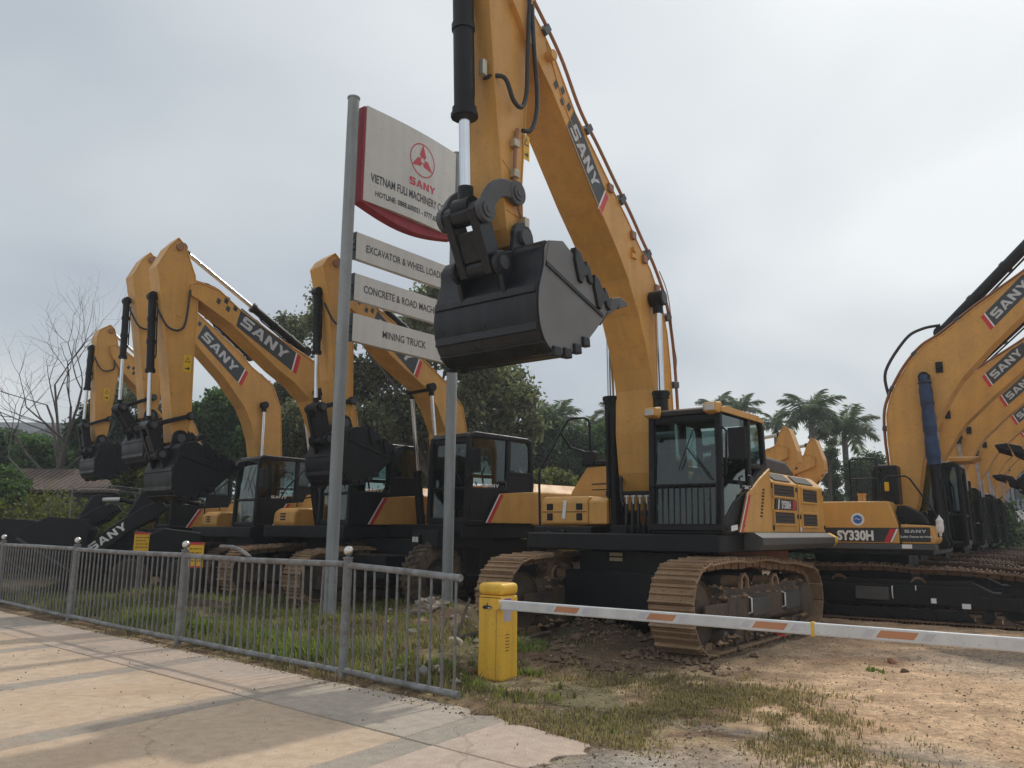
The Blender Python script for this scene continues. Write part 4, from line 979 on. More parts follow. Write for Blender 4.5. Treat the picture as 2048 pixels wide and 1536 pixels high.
# boom
BOOM = [(4.25,8.62),(3.97,8.24),(3.66,8.02),(3.38,7.78),(2.89,7.2),(2.4,6.83),(1.94,6.46),(1.5,6.12),(1.15,5.81),(.78,5.50),(.45,5.08),(.28,4.6),(.2,4.1),(.15,3.5),(.10,2.6),(.12,1.95),(.3,1.78),(.55,1.85),(.75,2.4),(.82,3.0),(.80,3.65),(.87,3.95),(.98,4.25),(1.2,4.72),(1.5,5.2),(1.78,5.53),(2.06,5.81),(2.38,6.12),(3.0,6.8),(3.45,7.28),(3.74,7.53),(4.3,8.1),(4.42,8.4)]
boom = beam(main, 'boom', BOOM, .62, lip=.012)
boom_decal(boom, (3.2,6.97), (-.675,-.738), .318, 1, h=.38, xs=.92)
q = MB(); q.band([(3.6,7.93),(3.2,7.25),(2.6,6.55)], .31, .322, .012, closed=False); q.bar((.16,3.3),(.80,3.3),.014,.31,.319); q.bar((.1,2.75),(.78,2.75),.014,.31,.319); q.bar((.3,4.8),(1.1,4.55),.012,.31,.318); q.build('weld_seam', YEL, boom)
edge = [(3.97,8.24),(3.38,7.78),(2.89,7.2),(2.4,6.83),(1.94,6.46),(1.5,6.12),(1.15,5.81),(.78,5.50),(.45,5.08),(.28,4.6),(.2,4.1),(.15,3.5),(.1,2.7)]
boom_pipes(boom, edge, .27, (-.11,.09), .026, dy=.055)
boom_pipes(boom, edge, -.05, (-.05,.04), .024)
hoses(boom, [[(.55,.345,5.55),(.3,.36,5.2),(.16,.36,4.5),(.05,.35,4.2),(.1,.35,4.0)]], .008, 'thin_pipe', PIPE)
for (x,z) in ((1.35,5.9),(1.0,5.62),(2.0,6.42),(.62,5.25)):
    q = MB(); q.box(x-.06,x+.06,.25,.36,z-.06,z+.06); q.build('pipe_bracket', PIPE, boom, bevel=0.01)
q = MB(); q.cyl((3.55,.30,7.72),(3.55,.42,7.72),.07,12); q.build('boss', YEL, boom, bevel=0.01)
q = MB(); q.cyl((1.32,.31,5.68),(1.32,.36,5.68),.05,12); q.box(1.25,1.4,.31,.345,5.55,5.62); q.build('lamp_bracket', YEL, boom)
q = MB(); q.cyl((.35,-.48,2.0),(.35,.48,2.0),.13,20); q.prism([(.0,1.45),(.75,1.45),(.55,2.15),(.2,2.15)], .33, .40); q.prism([(.0,1.45),(.75,1.45),(.55,2.15),(.2,2.15)], -.40, -.33); q.build('boom_bracket', BLK, main, bevel=0.02)
cylinder(main, 'boom_cylinder', (.72,1.45), (.80,5.03), .60, .105, [-.43,.43])
q = MB(); q.cyl((.80,-.55,5.03),(.80,.55,5.03),.09,16); q.build('pin', GRYP, boom)
# arm
ARM = [(4.45,9.55),(4.78,8.9),(4.72,8.1),(4.58,6.94),(4.40,5.62),(4.31,5.11),(4.20,4.93),(4.06,4.90),(3.99,4.98),(4.0,5.3),(4.02,5.76),(3.95,6.7),(3.87,7.55),(3.78,8.3),(3.55,9.4),(3.7,9.75),(4.1,9.85)]
arm = beam(main, 'arm', ARM, .48, lip=.014)
q = MB(); q.bar((4.02,5.72),(4.40,5.95),.014,.24,.25); q.bar((4.03,5.32),(4.33,5.34),.012,.24,.25); q.cyl((4.18,.24,5.86),(4.18,.30,5.86),.035,10)
q.build('weld_seam', YEL, arm)
hoses(main, [[(4.62,.10,6.98),(4.50,.33,6.96),(4.35,.36,6.72),(4.18,.36,6.70),(4.08,.36,6.95),(4.06,.36,7.5),(4.02,.36,8.3)],
             [(4.12,.33,6.42),(3.98,.36,6.48),(3.87,.36,6.75),(3.86,.36,7.1),(3.95,.38,7.6),(4.0,.38,8.2)]], .029, 'hydraulic_hose')
hoses(arm, [[(4.16,.28,6.44),(4.2,.29,6.25),(4.22,.29,5.95),(4.21,.29,5.65),(4.14,.29,5.42),(4.06,.29,5.28)]], .024, 'steel_pipe', PIPE)
for bx in ((4.165,4.265,.24,.33,6.17,6.27),(4.165,4.265,.24,.33,5.77,5.87),(4.0,4.09,.25,.36,5.17,5.30),(4.66,4.74,.12,.2,6.95,7.15)):
    q = MB(); q.box(*bx); q.build('pipe_clamp', BRASS, arm, bevel=0.01)
warn_sticker(arm, 4.0, 6.12, .253, 1, .13, .34)
cylinder(main, 'bucket_cylinder', (4.98,9.3), (4.78,5.24), .72, .125, 0.0, rr=.56)
bk, ear = bucket(main, (4.10,5.02), 1.0, 1.60, grey=GRYP, plate_m=BKS)
linkage(main, (4.20,5.57), (4.78,5.17), ear, 1.0, .27, BKT)
# hoses and valves in the bay between boom and cab
H = []
for i, y in enumerate((-.08,.02,.12,.22,.30,.38)):
    H.append([(.95,y,1.96),(.98,y+.01,1.7),(.9,y-.03,1.45),(.6,y*.6,1.35)])
H += [[(.62,.40,3.6),(.60,.46,2.7),(.82,.30,2.35),(.9,.28,2.0)],[(.55,.36,2.5),(.85,.38,2.42),(.92,.44,2.2),(.9,.46,1.9)],[(.5,-.36,2.9),(.7,-.30,2.4),(.9,-.2,2.1),(.92,-.15,1.9)],[(1.0,.10,1.45),(1.08,.28,1.36),(1.0,.46,1.42)],[(1.0,.08,1.38),(1.1,.24,1.30),(1.0,.5,1.34)]]
hoses(main, H, .026)
q = MB()
for y in (-.06,.05,.16,.27): q.box(.96,.99,y-.012,y+.012,1.93,2.03); q.box(.96,.99,y-.035,y+.035,2.03,2.055)
q.box(.98,1.0,.40,.46,1.84,1.91); q.build('hose_fitting', SILV, main)
q = MB(); q.box(.0,.9,-.4,.5,1.45,1.62); q.box(.3,.85,.38,.5,1.5,2.2); q.box(.86,.93,-.2,.5,2.06,2.12); q.build('valve_bay', BLK, main, bevel=0.015)
q = MB(); q.box(.90,.99,-.45,-.3,1.08,1.20); q.box(.88,.97,-.9,.9,.7,1.24); q.build('front_crossmember', BLK, main, bevel=0.01)
q = MB(); q.add([(.995,-.36,1.10),(.995,-.14,1.10),(.995,-.14,1.15),(.995,-.36,1.15)],[(0,1,2,3)]); q.add([(.995,-.36,1.17),(.995,-.14,1.17),(.995,-.14,1.22),(.995,-.36,1.22)],[(0,1,2,3)]); q.build('pale_plate', mat('pale_plate',(.5,.42,.26),.5), main, recalc=False)

# ---- machines with their noses to the left ---------------------------------------
FL = (-.7071,-.7071)
ARM_A = [(4.3,6.67),(4.17,6.55),(3.95,6.04),(3.86,5.54),(3.86,4.58),(3.82,3.4),(3.90,3.02),(4.0,2.94),(4.10,3.0),(4.15,3.4),(4.29,4.28),(4.49,5.41),(4.63,6.07),(4.45,6.48)]
BOOM_A = [(4.02,5.86),(3.9,5.92),(3.5,5.86),(3.1,5.59),(2.27,5.18),(1.59,4.9),(1.03,4.62),(.62,4.3),(.38,3.9),(.25,3.3),(.2,2.5),(.15,1.9),(.3,1.7),(.6,1.8),(.78,2.5),(.92,3.05),(1.25,3.57),(1.48,4.03),(1.8,4.32),(2.23,4.57),(3.21,5.27),(3.85,5.6),(4.0,5.66)]
def left_machine(c, label, s, arm, boomp, piv, joint, pin, bs, bw, decal, cyl_b, arm_cyl, boom_cyl, aw=.36, bwid=.46, wheels=False, dh=.36, stick=None, shoe=MUD, f=FL, name='excavator', group='yellow crawler excavators parked in the yard', ang=0.0, g=1.0, gs=1.0):
    G = lambda p: (p[0]*g, 1.55+(p[1]-1.55)*g)
    c = (c[0]*g, c[1]*g); s *= g; s *= gs; bs *= g; bw *= g; aw *= g; bwid *= g; dh *= g
    arm = [G(p) for p in arm]; boomp = [G(p) for p in boomp]; piv, joint, pin = G(piv), G(joint), G(pin); decal = (G(decal[0]), decal[1])
    cyl_b = (G(cyl_b[0]), cyl_b[1]); arm_cyl = (G(arm_cyl[0]), G(arm_cyl[1]), arm_cyl[2]); boom_cyl = (G(boom_cyl[0]), G(boom_cyl[1])); stick = G(stick) if stick else None
    r = empty(name, (c[0], c[1], 0), f)
    tag(r, label, 'excavator', group)
    if not wheels:
        for sy in (1,-1): make_track(r, s, sy*1.32, .30, 1.9, -1.9, .47, .45, sy, mshoe=shoe)
    upper(r, s); left_side(r, s); right_side(r, s, plain='wheeled' if wheels else 'low')
    cab(r, s, -.3, 1.36, .5, 1.6, 1.5, 3.15)
    b = beam(r, 'boom', boomp, bwid)
    boom_decal(b, decal[0], decal[1], bwid/2+.004, 1, h=dh)
    top = [p for p in boomp[1:9]]
    boom_pipes(b, top, .08, (-.04,.04), .018)
    a = beam(r, 'arm', arm, aw)
    q = MB(); n0, n1 = arm[5], arm[4]
    for zz in (.25,.62): q.cyl((lerp(min(p[0] for p in arm),max(p[0] for p in arm),.45),aw/2,lerp(min(p[1] for p in arm),max(p[1] for p in arm),zz)),(lerp(min(p[0] for p in arm),max(p[0] for p in arm),.45),aw/2+.03,lerp(min(p[1] for p in arm),max(p[1] for p in arm),zz)),.035,10)
    q.build('boss', YEL, a)
    tp_ = max(arm, key=lambda p: p[1]); q = MB(); q.cyl((tp_[0]-.03,-aw/2-.05,tp_[1]-.16*g),(tp_[0]-.03,aw/2+.05,tp_[1]-.16*g),.065*g,16); q.build('pin', PIPE, a, bevel=.008)
    if stick: warn_sticker(a, stick[0], stick[1], aw/2+.004, 1, .16, .34)
    cylinder(r, 'bucket_cylinder', cyl_b[0], (joint[0],joint[1]+.03), cyl_b[1], .075, 0.0)
    cylinder(r, 'arm_cylinder', arm_cyl[0], arm_cyl[1], arm_cyl[2], .085, 0.0, barrel=BLK)
    cylinder(r, 'boom_cylinder', boom_cyl[0], boom_cyl[1], .45, .08, [-.33,.33])
    bb, ear = bucket(r, pin, bs, bw, m=BLK, ang=ang)
    linkage(r, piv, joint, ear, bs, .22, BLK, slim=True)
    hoses(r, [[(arm_cyl[1][0]-.15,aw/2+.05,arm_cyl[1][1]-.9),(cyl_b[0][0]-.55,aw/2+.07,cyl_b[0][1]-.55),(cyl_b[0][0]-.25,aw/2+.08,cyl_b[0][1]-.62),(cyl_b[0][0]-.02,aw/2+.02,cyl_b[0][1]-.25)]], .022)
    q = MB(); q.cyl((boom_cyl[1][0],-.4,boom_cyl[1][1]),(boom_cyl[1][0],.4,boom_cyl[1][1]),.09,14); q.build('pin', BLK, b)
    return r
A = left_machine((-3.13,16.93), 'yellow excavator with the tallest folded arm, left of the sign posts', .96, ARM_A, BOOM_A,
    (3.84,3.47), (4.47,3.25), (4.0,3.06), .72, 1.25, ((3.22,5.30),(-.87,-.49)), ((4.60,5.55),.60), ((1.5,5.05),(4.17,6.56),.46), ((.75,1.4),(1.35,4.2)), stick=(4.03,4.25), g=1.1)
d_ = (-.78,.86)
sh = lambda P: [(x+d_[0], z+d_[1]) for x, z in P]
BOOM_B = [(3.22,6.72),(3.1,6.80),(2.85,6.72),(2.33,6.32),(1.33,5.63),(.97,5.31),(.4,4.93),(.17,4.45),(.14,4.29),(.05,3.2),(.05,2.4),(.1,1.9),(.3,1.7),(.55,1.8),(.6,2.5),(.64,3.02),(.76,3.6),(.9,3.98),(1.07,4.32),(1.6,4.94),(2.27,5.55),(3.0,6.35),(3.18,6.5)]
Bm = left_machine((-5.71,19.63), 'yellow excavator standing second behind, its arm half hidden by the tallest folded arm', .95, sh(ARM_A), BOOM_B,
    (3.2,4.30), (3.80,4.02), (3.22,3.9), .72, 1.25, ((2.42,5.86),(-.76,-.65)), ((3.86,6.38),.55), ((.9,5.6),(3.4,7.42),.46), ((.6,1.4),(.62,4.42)), shoe=MUD2, g=1.08)
ARM_C = [(2.75,6.76),(2.64,6.67),(2.54,6.36),(2.43,5.82),(2.46,5.3),(2.50,4.77),(2.55,3.99),(2.6,3.7),(2.7,3.62),(2.8,3.7),(2.86,3.96),(3.0,5.51),(3.05,6.4),(2.98,6.6)]
BOOM_C = [(2.72,6.2),(2.6,6.25),(2.1,5.95),(1.48,5.44),(1.13,5.16),(.7,4.8),(.3,4.3),(.1,3.8),(0,3.0),(.05,1.9),(.3,1.7),(.55,1.8),(.6,2.9),(.75,3.6),(1.1,4.33),(2.0,5.24),(2.4,5.6),(2.66,5.95)]
Cm = left_machine((-8.8,22.6), 'yellow excavator at the far left of the row with the lowest folded arm', .92, ARM_C, BOOM_C,
    (2.56,4.28), (3.1,4.05), (2.7,3.72), .68, 1.15, ((2.05,5.32),(-.72,-.69)), ((3.1,6.1),.55), ((1.0,5.4),(2.72,6.68),.46), ((.6,1.4),(.7,4.3)), dh=.33, stick=(2.75,4.75), shoe=MUD2, g=1.07)
ARM_D = [(3.12,5.98),(3.01,5.89),(2.92,5.66),(2.76,5.21),(2.70,4.6),(2.66,3.5),(2.7,3.2),(2.78,3.12),(2.88,3.2),(2.92,3.45),(3.04,3.9),(3.2,5.21),(3.34,5.72),(3.26,5.86)]
BOOM_D = [(2.95,5.3),(2.85,5.36),(2.38,5.26),(1.9,5.03),(1.23,4.47),(.7,4.14),(.31,3.74),(.2,3.31),(.15,2.6),(.15,1.9),(.3,1.7),(.55,1.8),(.62,2.7),(.69,3.26),(.9,3.67),(1.14,3.97),(1.56,4.21),(1.96,4.45),(2.34,4.78),(2.77,5.1),(2.9,5.15)]
Dm = left_machine((-.85,14.9), 'wheeled yellow excavator with muddy tyres and a blue cab curtain, behind the sign', .95, ARM_D, BOOM_D,
    (2.68,3.58), (3.22,3.42), (2.82,3.2), .66, 1.1, ((2.45,4.93),(-.80,-.60)), ((3.3,5.32),.55), ((1.0,4.75),(3.05,5.9),.46), ((.75,1.4),(1.1,4.0)), wheels=True, dh=.30, name='wheeled_excavator', group=None, g=1.19, gs=.96)
# wheels, chassis and curtain of the wheeled machine
q = MB(.95*1.142); q.box(-2.0,2.3,-.5,.5,.55,.95); q.box(-1.3,1.7,-1.2,1.2,.78,1.22); q.cyl((1.75,-1.0,.60),(1.75,1.0,.60),.13,12); q.cyl((-1.5,-1.0,.60),(-1.5,1.0,.60),.13,12); q.build('chassis', BLK, Dm, bevel=.02)
for x in (1.75,-1.5):
    for sy in (1,-1):
        w_ = MB(.95*1.142); n_s = 28
        w_.lathe([(.30,-.19),(.44,-.21),(.53,-.18),(.565,-.12),(.565,.12),(.53,.18),(.44,.21),(.30,.19)], (x,sy*1.15,.61), 'Y', 40)
        for i in range(n_s):
            for side in (-1,1):
                a = 2*math.pi*(i+(.5 if side>0 else 0))/n_s; ca,sa = math.cos(a),math.sin(a); a2=a+.14; c2,s2=math.cos(a2),math.sin(a2)
                y0,y1 = sy*1.15+side*.01, sy*1.15+side*.205
                P=[]
                for (rr_,) in ((.555,),(.605,)):
                    r0 = rr_; r1 = rr_-.05
                    P += [(x+r0*ca,y0,.61+r0*sa),(x+r0*math.cos(a+.09),y0,.61+r0*math.sin(a+.09)),(x+r1*math.cos(a2+.09),y1,.61+r1*math.sin(a2+.09)),(x+r1*c2,y1,.61+r1*s2)]
                w_.hexa(P)
        wh = w_.build('wheel', mat('muddy_tyre',(.045,.035,.028),.9,var=.3,dirt=(.22,.15,.09),dirt_amt=.9,dscale=5), Dm)
        h_ = MB(.95*1.142); h_.lathe([(.31,.05),(.29,.15),(.2,.10),(.16,.2),(.0,.2)] if sy>0 else [(.31,-.05),(.29,-.15),(.2,-.10),(.16,-.2),(.0,-.2)], (x,sy*1.15,.61), 'Y', 24); h_.build('rim', RUB, wh)
cabD = [o for o in Dm.children if o.name.startswith('cab')][0]
q = MB(.95*1.142)
for i in range(9):
    x = -.02+i*.05; q.box(x,x+.04,1.50+.015*(i%2),1.53+.015*(i%2),2.5,3.04)
q.build('curtain', CURT, cabD, bevel=.01)
q = MB(.95*1.142); q.box(.6,1.9,.75,1.45,1.1,1.4); q.box(1.9,1.95,.8,1.0,1.16,1.32); q.tube([(.9,1.5,1.06),(1.0,1.52,.62),(1.3,1.52,.62),(1.35,1.5,1.06)],.02,6); q.build('side_step', BLK, Dm, bevel=.02)
q = MB(.95*1.142); q.box(1.956,1.962,.83,.90,1.19,1.28); q.box(1.956,1.962,.915,.985,1.19,1.28); q.build('headlight', LAMP, Dm)
# front rail of machine A and its roof
# ---- machines with their noses to the right --------------------------------------
FR = (.83,-.557)
BOOM_S = [(4.62,7.35),(4.2,7.05),(3.06,6.25),(2.24,5.72),(1.66,5.29),(1.32,5.09),(1.05,4.80),(.84,4.48),(.66,4.12),(.58,3.81),(.57,3.3),(.59,2.9),(.58,2.2),(.45,1.9),(.55,1.68),(.85,1.75),(.98,2.05),(1.14,2.88),(1.35,3.45),(1.72,4.12),(1.92,4.42),(2.45,4.98),(2.98,5.48),(3.8,6.22),(4.4,6.75),(4.65,7.05)]
ARM_S = [(4.9,8.6),(4.7,8.75),(4.5,8.6),(4.3,7.6),(4.15,6.5),(3.85,4.6),(3.72,3.7),(3.74,3.45),(3.85,3.38),(3.97,3.45),(4.1,3.9),(4.55,5.4),(4.95,7.0),(5.05,8.0)]
def right_machine(c, label, s, zk, named, cylm, hide_arm=False):
    r = empty('excavator', (c[0], c[1], 0), FR)
    tag(r, label, 'excavator', 'yellow crawler excavators parked in the yard')
    for sy in (1,-1): make_track(r, s, sy*1.40, .30, 2.75, -1.95, .44, .46, sy, mshoe=MUD2, mframe=BLK)
    upper(r, s); left_side(r, s); right_side(r, s, named)
    cb = cab(r, s, -.3, 1.42, .5, 1.6, 1.42, 3.15, glass=GLASSD, ox=.43)
    q = MB(s, .43); named and q.prism([(1.25,3.16),(1.62,3.17),(1.78,3.25),(1.2,3.26)], .55, 1.55); named and q.build('roof_visor', YEL, cb, bevel=.01)
    if named:
        for x, z, w_ in ((1.35,.40,.09),(1.85,.33,.14),(1.1,.62,.02)):
            q = MB(s); q.add([(x,-1.652,z),(x+w_,-1.652,z),(x+w_,-1.652,z+.09),(x,-1.652,z+.09)],[(0,1,2,3)]); q.build('paper_tag', WHT, r, recalc=False)
    K = lambda P: [(x, z*zk) for x, z in P]
    b = beam(r, 'boom', K(BOOM_S), .5)
    boom_decal(b, (2.53,5.33*zk), (.71,.69*zk), -.254, -1, h=.29, red='start', xs=1.1)
    boom_pipes(b, K(BOOM_S[1:13]), -.1, (-.05,.05), .02)
    a = beam(r, 'arm', K(ARM_S), .36)
    cylinder(r, 'arm_cylinder', (1.62,5.36*zk), (4.75,8.42*zk), .62, .105, 0.0)
    cylinder(r, 'boom_cylinder', (1.38,1.35), (1.30,4.46*zk), .47, .085, [-.38,.38], rod=cylm)
    cylinder(r, 'bucket_cylinder', (5.05,7.8*zk), (4.5,3.7*zk+.03), .6, .085, 0.0)
    bb, ear = bucket(r, (3.85,3.50*zk), .85, 1.4, m=BLK)
    linkage(r, (3.88,4.0*zk), (4.5,3.7*zk), ear, .85, .24, BLK)
    q = MB(); q.cyl((1.30,-.42,4.46*zk),(1.30,.42,4.46*zk),.1,14); q.box(1.5,1.62,-.29,-.25,4.55*zk,4.75*zk); q.cyl((1.56,-.25,4.66*zk),(1.56,-.33,4.66*zk),.05,10); q.build('pin', BLK, b)
    hoses(b, [[(.62,-.1,4.2*zk),(.60,-.1,4.7*zk),(1.0,-.1,5.3*zk),(1.3,-.05,5.48*zk),(1.62,-.02,5.52*zk)]], .03)
    return r
S = right_machine((6.98,16.0), 'yellow excavator at right with a white round emblem and blue wrapped cylinder', .92, 1.0, True, CHR)
s0, l0 = Vector((6.98,16.0)), Vector((.557,.83))
f0 = Vector((.83,-.557)); p = s0+l0*4.2-f0*.3
S1 = right_machine(p, 'yellow excavator directly behind the one with the round emblem, second boom of the right row', .88, .92, False, GWRAP)
for i, lab in enumerate(('yellow excavator in the right row showing the third boom from the front','yellow excavator in the right row showing the fourth boom from the front','yellow excavator far back in the right row behind four other booms','yellow excavator far back in the right row behind five other booms','last yellow excavator at the far end of the right row')):
    c_ = copy_tree(S1); q = s0+l0*(7.75,12.2,16.0,19.8,23.6)[i]-f0*(.15,.05,.0,.1,-.1)[i]; c_.location = (q.x, q.y, 0); c_.rotation_euler.z += R_((.6,-.8,.9,-.5,.7)[i]); c_['label'] = lab
# two low machines behind the large one, arms tucked down
_ze = lambda P: [(x, 1.6+(z-1.6)*.76) for x, z in P]
BOOM_E = [(4.3,3.55),(4.1,3.62),(3.2,3.25),(2.2,3.05),(1.4,2.85),(.9,2.6),(.6,2.35),(.45,2.0),(.4,1.8),(.6,1.65),(.85,1.75),(1.1,2.05),(1.6,2.4),(2.4,2.65),(3.4,2.95),(4.3,3.3)]
ARM_E = [(4.3+(x_-4.3)*.68, z_) for x_, z_ in [(4.35,4.0),(4.2,4.05),(4.05,3.9),(3.75,3.35),(3.5,2.9),(3.1,2.15),(3.1,2.0),(3.25,1.95),(3.45,2.05),(4.1,2.7),(4.62,3.2),(4.6,3.45),(4.45,3.8)]]
def low_machine(c, label, s=.92):
    r = empty('excavator', (c[0], c[1], 0), FR)
    tag(r, label, 'excavator', 'yellow crawler excavators parked in the yard')
    for sy in (1,-1): make_track(r, s, sy*1.37, .30, 1.95, -1.9, .44, .46, sy, mshoe=MUD2, mframe=BLK)
    upper(r, s); left_side(r, s); right_side(r, s)
    cab(r, s, -.3, 1.4, .5, 1.6, 1.5, 3.1)
    b = beam(r, 'boom', BOOM_E, .5); a = beam(r, 'arm', ARM_E, .4)
    cylinder(r, 'arm_cylinder', (2.1,3.62), (4.2,3.9), .45, .085, 0.0, rod=SILV)
    cylinder(r, 'boom_cylinder', (1.4,1.3), (1.6,2.5), .5, .08, [-.36,.36])
    cylinder(r, 'bucket_cylinder', (4.35,3.1), (3.75,2.05), .6, .08, 0.0)
    bb, ear = bucket(r, (3.3,2.1), .75, 1.2, m=BLK); linkage(r, (3.45,2.45), (3.8,2.2), ear, .7, .24, BLK)
    return r
low_machine((4.75,24.2), 'yellow excavator far behind the large one, only its tucked arm showing left of the palms')
low_machine((3.2,21.8), 'yellow excavator behind the large cab, its tucked arm showing just beside the cab window')

def local(root, x, y, z):
    a = root.rotation_euler.z
    return Vector((root.location.x+x*math.cos(a)-y*math.sin(a), root.location.y+x*math.sin(a)+y*math.cos(a), z))
# blue tarpaulin wrapped round the near boom cylinder of the emblem machine
q = MB(); P = []; rs = []
for i in range(22):
    t = i/21; P.append(local(S, lerp(1.30,1.35,t), -.38, lerp(4.5,2.8,t))); rs.append(.108+.006*math.sin(i*2.1)+.02*t+.006*math.sin(i*5.3))
q.tube(P, .1, 14, rs)
tp = empty('tarp', local(S,1.3,-.4,3.0)); tp_ = q.build('wrapping', BLUE, None, smooth_all=True); tp_.parent = tp; tp_.matrix_parent_inverse = Matrix.Translation(-tp.location)
tag(tp, 'blue tarpaulin wrapped around the boom cylinder of the emblem excavator', 'tarp')
q = MB()
for z in (3.05,3.5,3.95,4.35): a_ = local(S,lerp(1.345,1.30,(z-3)/1.5),-.38,z); q.lathe([(.118,-.010),(.130,0),(.118,.010)], a_, 'Z', 16)
k_ = q.build('tie_cord', HOSE, None); k_.parent = tp; k_.matrix_parent_inverse = Matrix.Translation(-tp.location)
# plastic bag over a lamp on the rail
q = MB(); b0 = local(S,1.46,-1.40,1.66)
q.lathe([(.0,.20),(.025,.15),(.062,.10),(.058,.05),(.066,-.01),(.055,-.09),(.02,-.13),(.025,-.16),(.0,-.17)], b0, 'Z', 9, False)
bg_ = q.build('plastic_bag', WBAG, None); tag(bg_, 'crumpled white plastic bag hanging on the front rail of the emblem excavator', 'bag')
# ================================================================== FENCE, SIGN, BARRIER
def put(name, me, m_parent, loc, rot=None, scale=None, **k):
    o = link(name, me, m_parent, **k); o.location = loc
    if rot is not None: o.rotation_euler = rot
    if scale is not None: o.scale = scale
    return o
FP = [Vector((-15.6,21.4)), Vector((-12.9,18.8)), Vector((-10.05,16.2)), Vector((-7.21,13.57)), Vector((-4.40,11.05)), Vector((-1.74,8.74)), Vector((-.50,7.62))]
fo = Vector((FP[5].x, FP[5].y, 0))
fence = empty('fence', fo); tag(fence, 'grey steel tube fence with ball topped posts along the concrete', 'fence')
bal_me = None
for i, p in enumerate(FP[:-1]):
    q = MB(); q.cyl((0,0,-.05),(0,0,1.225),.048,16); q.cyl((0,0,1.225),(0,0,1.24),.056,16); q.cyl((0,0,1.24),(0,0,1.27),.02,10)
    po = q.build('post', GALV, fence); po.location = (p.x-fo.x, p.y-fo.y, 0); po.rotation_euler = (random.uniform(-.01,.01), random.uniform(-.015,.015), 0)
    b = MB(); b.lathe([(.0,-.052)]+[(.052*math.cos(a), .052*math.sin(a)) for a in [math.pi*(k/12-.5) for k in range(1,12)]]+[(0,.052)], (0,0,1.305), 'Z', 20); b.build('ball_cap', BALL, po)
for i in range(len(FP)-1):
    a, b = FP[i], FP[i+1]; last = i == len(FP)-2
    d = (b-a); L = d.length; u = d/L
    za, zb = 1.165, (1.10 if last else 1.165)
    r = MB(); s0_, s1_ = (.03, L+.06) if last else (.02, L-.04)
    A3 = lambda s_, z: (a.x+u.x*s_-fo.x, a.y+u.y*s_-fo.y, z)
    sagm = -.015 if i in (3,4) else 0.0
    r.tube([A3(s0_,za-.01), A3(L*.5,(za+zb)/2+sagm), A3(s1_,zb)], .033, 14); r.build('top_rail', GALV, fence)
    r = MB(); r.tube([A3(s0_,.085), A3(L*.4,.075), A3(s1_,.075)], .033, 14); r.build('bottom_rail', GALV, fence)
    n = int(L/.152)
    for k in range(1, n+(1 if last else 0)):
        s_ = k*L/n; zt = lerp(za,zb,s_/L)-.02; zb_ = .09
        tx = random.gauss(0,.006)
        if i == 4 and s_ > L-1.0: tx = random.choice((-.07,-.05,.06,.09,.11))*((s_-L+1.0))
        if last and s_ < .6: tx = random.uniform(-.04,-.015)
        top = Vector(A3(s_+random.uniform(-.006,.006)+tx, zt)); bot = Vector(A3(s_, zb_)); v = top-bot
        if bal_me is None:
            q = MB(); q.cyl((0,0,0),(0,0,1),.0125,8); o = q.build('baluster', GALV, fence); bal_me = o.data
        else: o = link('baluster', bal_me, fence)
        o.location = bot; o.rotation_euler = v.to_track_quat('Z','Y').to_euler(); o.scale = (1,1,v.length)
q = MB(); q.tube([at(440+480-480,1107,10.7)-fo+Vector((0,0,.16)), Vector(FP[4].lerp(FP[5],.27).to_3d())-fo+Vector((0,0,1.30)), Vector(FP[4].lerp(FP[5],.36).to_3d())-fo+Vector((0,0,1.285)), Vector(FP[4].lerp(FP[5],.47).to_3d())-fo+Vector((0,0,1.19))], .022, 10)
q.v = q.v[:]; loose = q.build('bent_rail', GALV, fence, label='bent loose rail end springing off the top rail')
bpy.data.objects.remove(loose)
q = MB(); P3 = lambda t, z: Vector((lerp(FP[4].x,FP[5].x,t)-fo.x, lerp(FP[4].y,FP[5].y,t)-fo.y, z))
q.tube([P3(.26,1.30), P3(.34,1.30), P3(.38,1.28), P3(.46,1.19)], .022, 10); q.build('bent_rail', GALV, fence, label='bent loose rail end springing off the top rail')

# sign: two posts carrying one tall board and three strips
SB = Vector((-2.77,12.7,0)); se = Vector((1.64,2.07,0)).normalized()
sign = empty('sign', SB, (se.x, se.y)); tag(sign, 'tall white and red company sign between two grey posts', 'sign')
W2 = 2.64
for x in (0, W2):
    q = MB(); q.cyl((x,0,-.3),(x,0,8.82),.098,28); q.cyl((x,0,8.82),(x,0,8.845),.110,28); q.cyl((x,0,-.05),(x,0,.03),.2,20)
    for k in range(4):
        a = k*math.pi/2+.4; q.hexa([(x+.1*math.cos(a)-.01,.1*math.sin(a)-.01,.03),(x+.2*math.cos(a)-.01,.2*math.sin(a)-.01,.03),(x+.2*math.cos(a)+.01,.2*math.sin(a)+.01,.03),(x+.1*math.cos(a)+.01,.1*math.sin(a)+.01,.03)]+[(x+.1*math.cos(a)-.01,.1*math.sin(a)-.01,.28),(x+.11*math.cos(a)-.01,.11*math.sin(a)-.01,.28),(x+.11*math.cos(a)+.01,.11*math.sin(a)+.01,.28),(x+.1*math.cos(a)+.01,.1*math.sin(a)+.01,.28)])
    q.build('post', POSTM, sign)
q = MB(); arch = [(lerp(.165,2.51,k/16), 6.99-.17*math.sin(math.pi*k/16)) for k in range(17)]
q.prism(arch+[(2.51,8.74),(.165,8.74)], -.10, .10); brd = q.build('board', REDM, sign, bevel=.01)
q = MB(); n = 16; P = []
top = [(lerp(.21,2.49,k/n), 8.76+.07*math.sin(math.pi*k/n)) for k in range(n+1)]
vs = []
for k in range(n+1):
    x = lerp(.21,2.49,k/n); y = -.118-.06*math.sin(math.pi*k/n); vs += [(x,y,7.02),(x,y,8.755),(x,-.09,8.755),(x,-.09,7.02)]
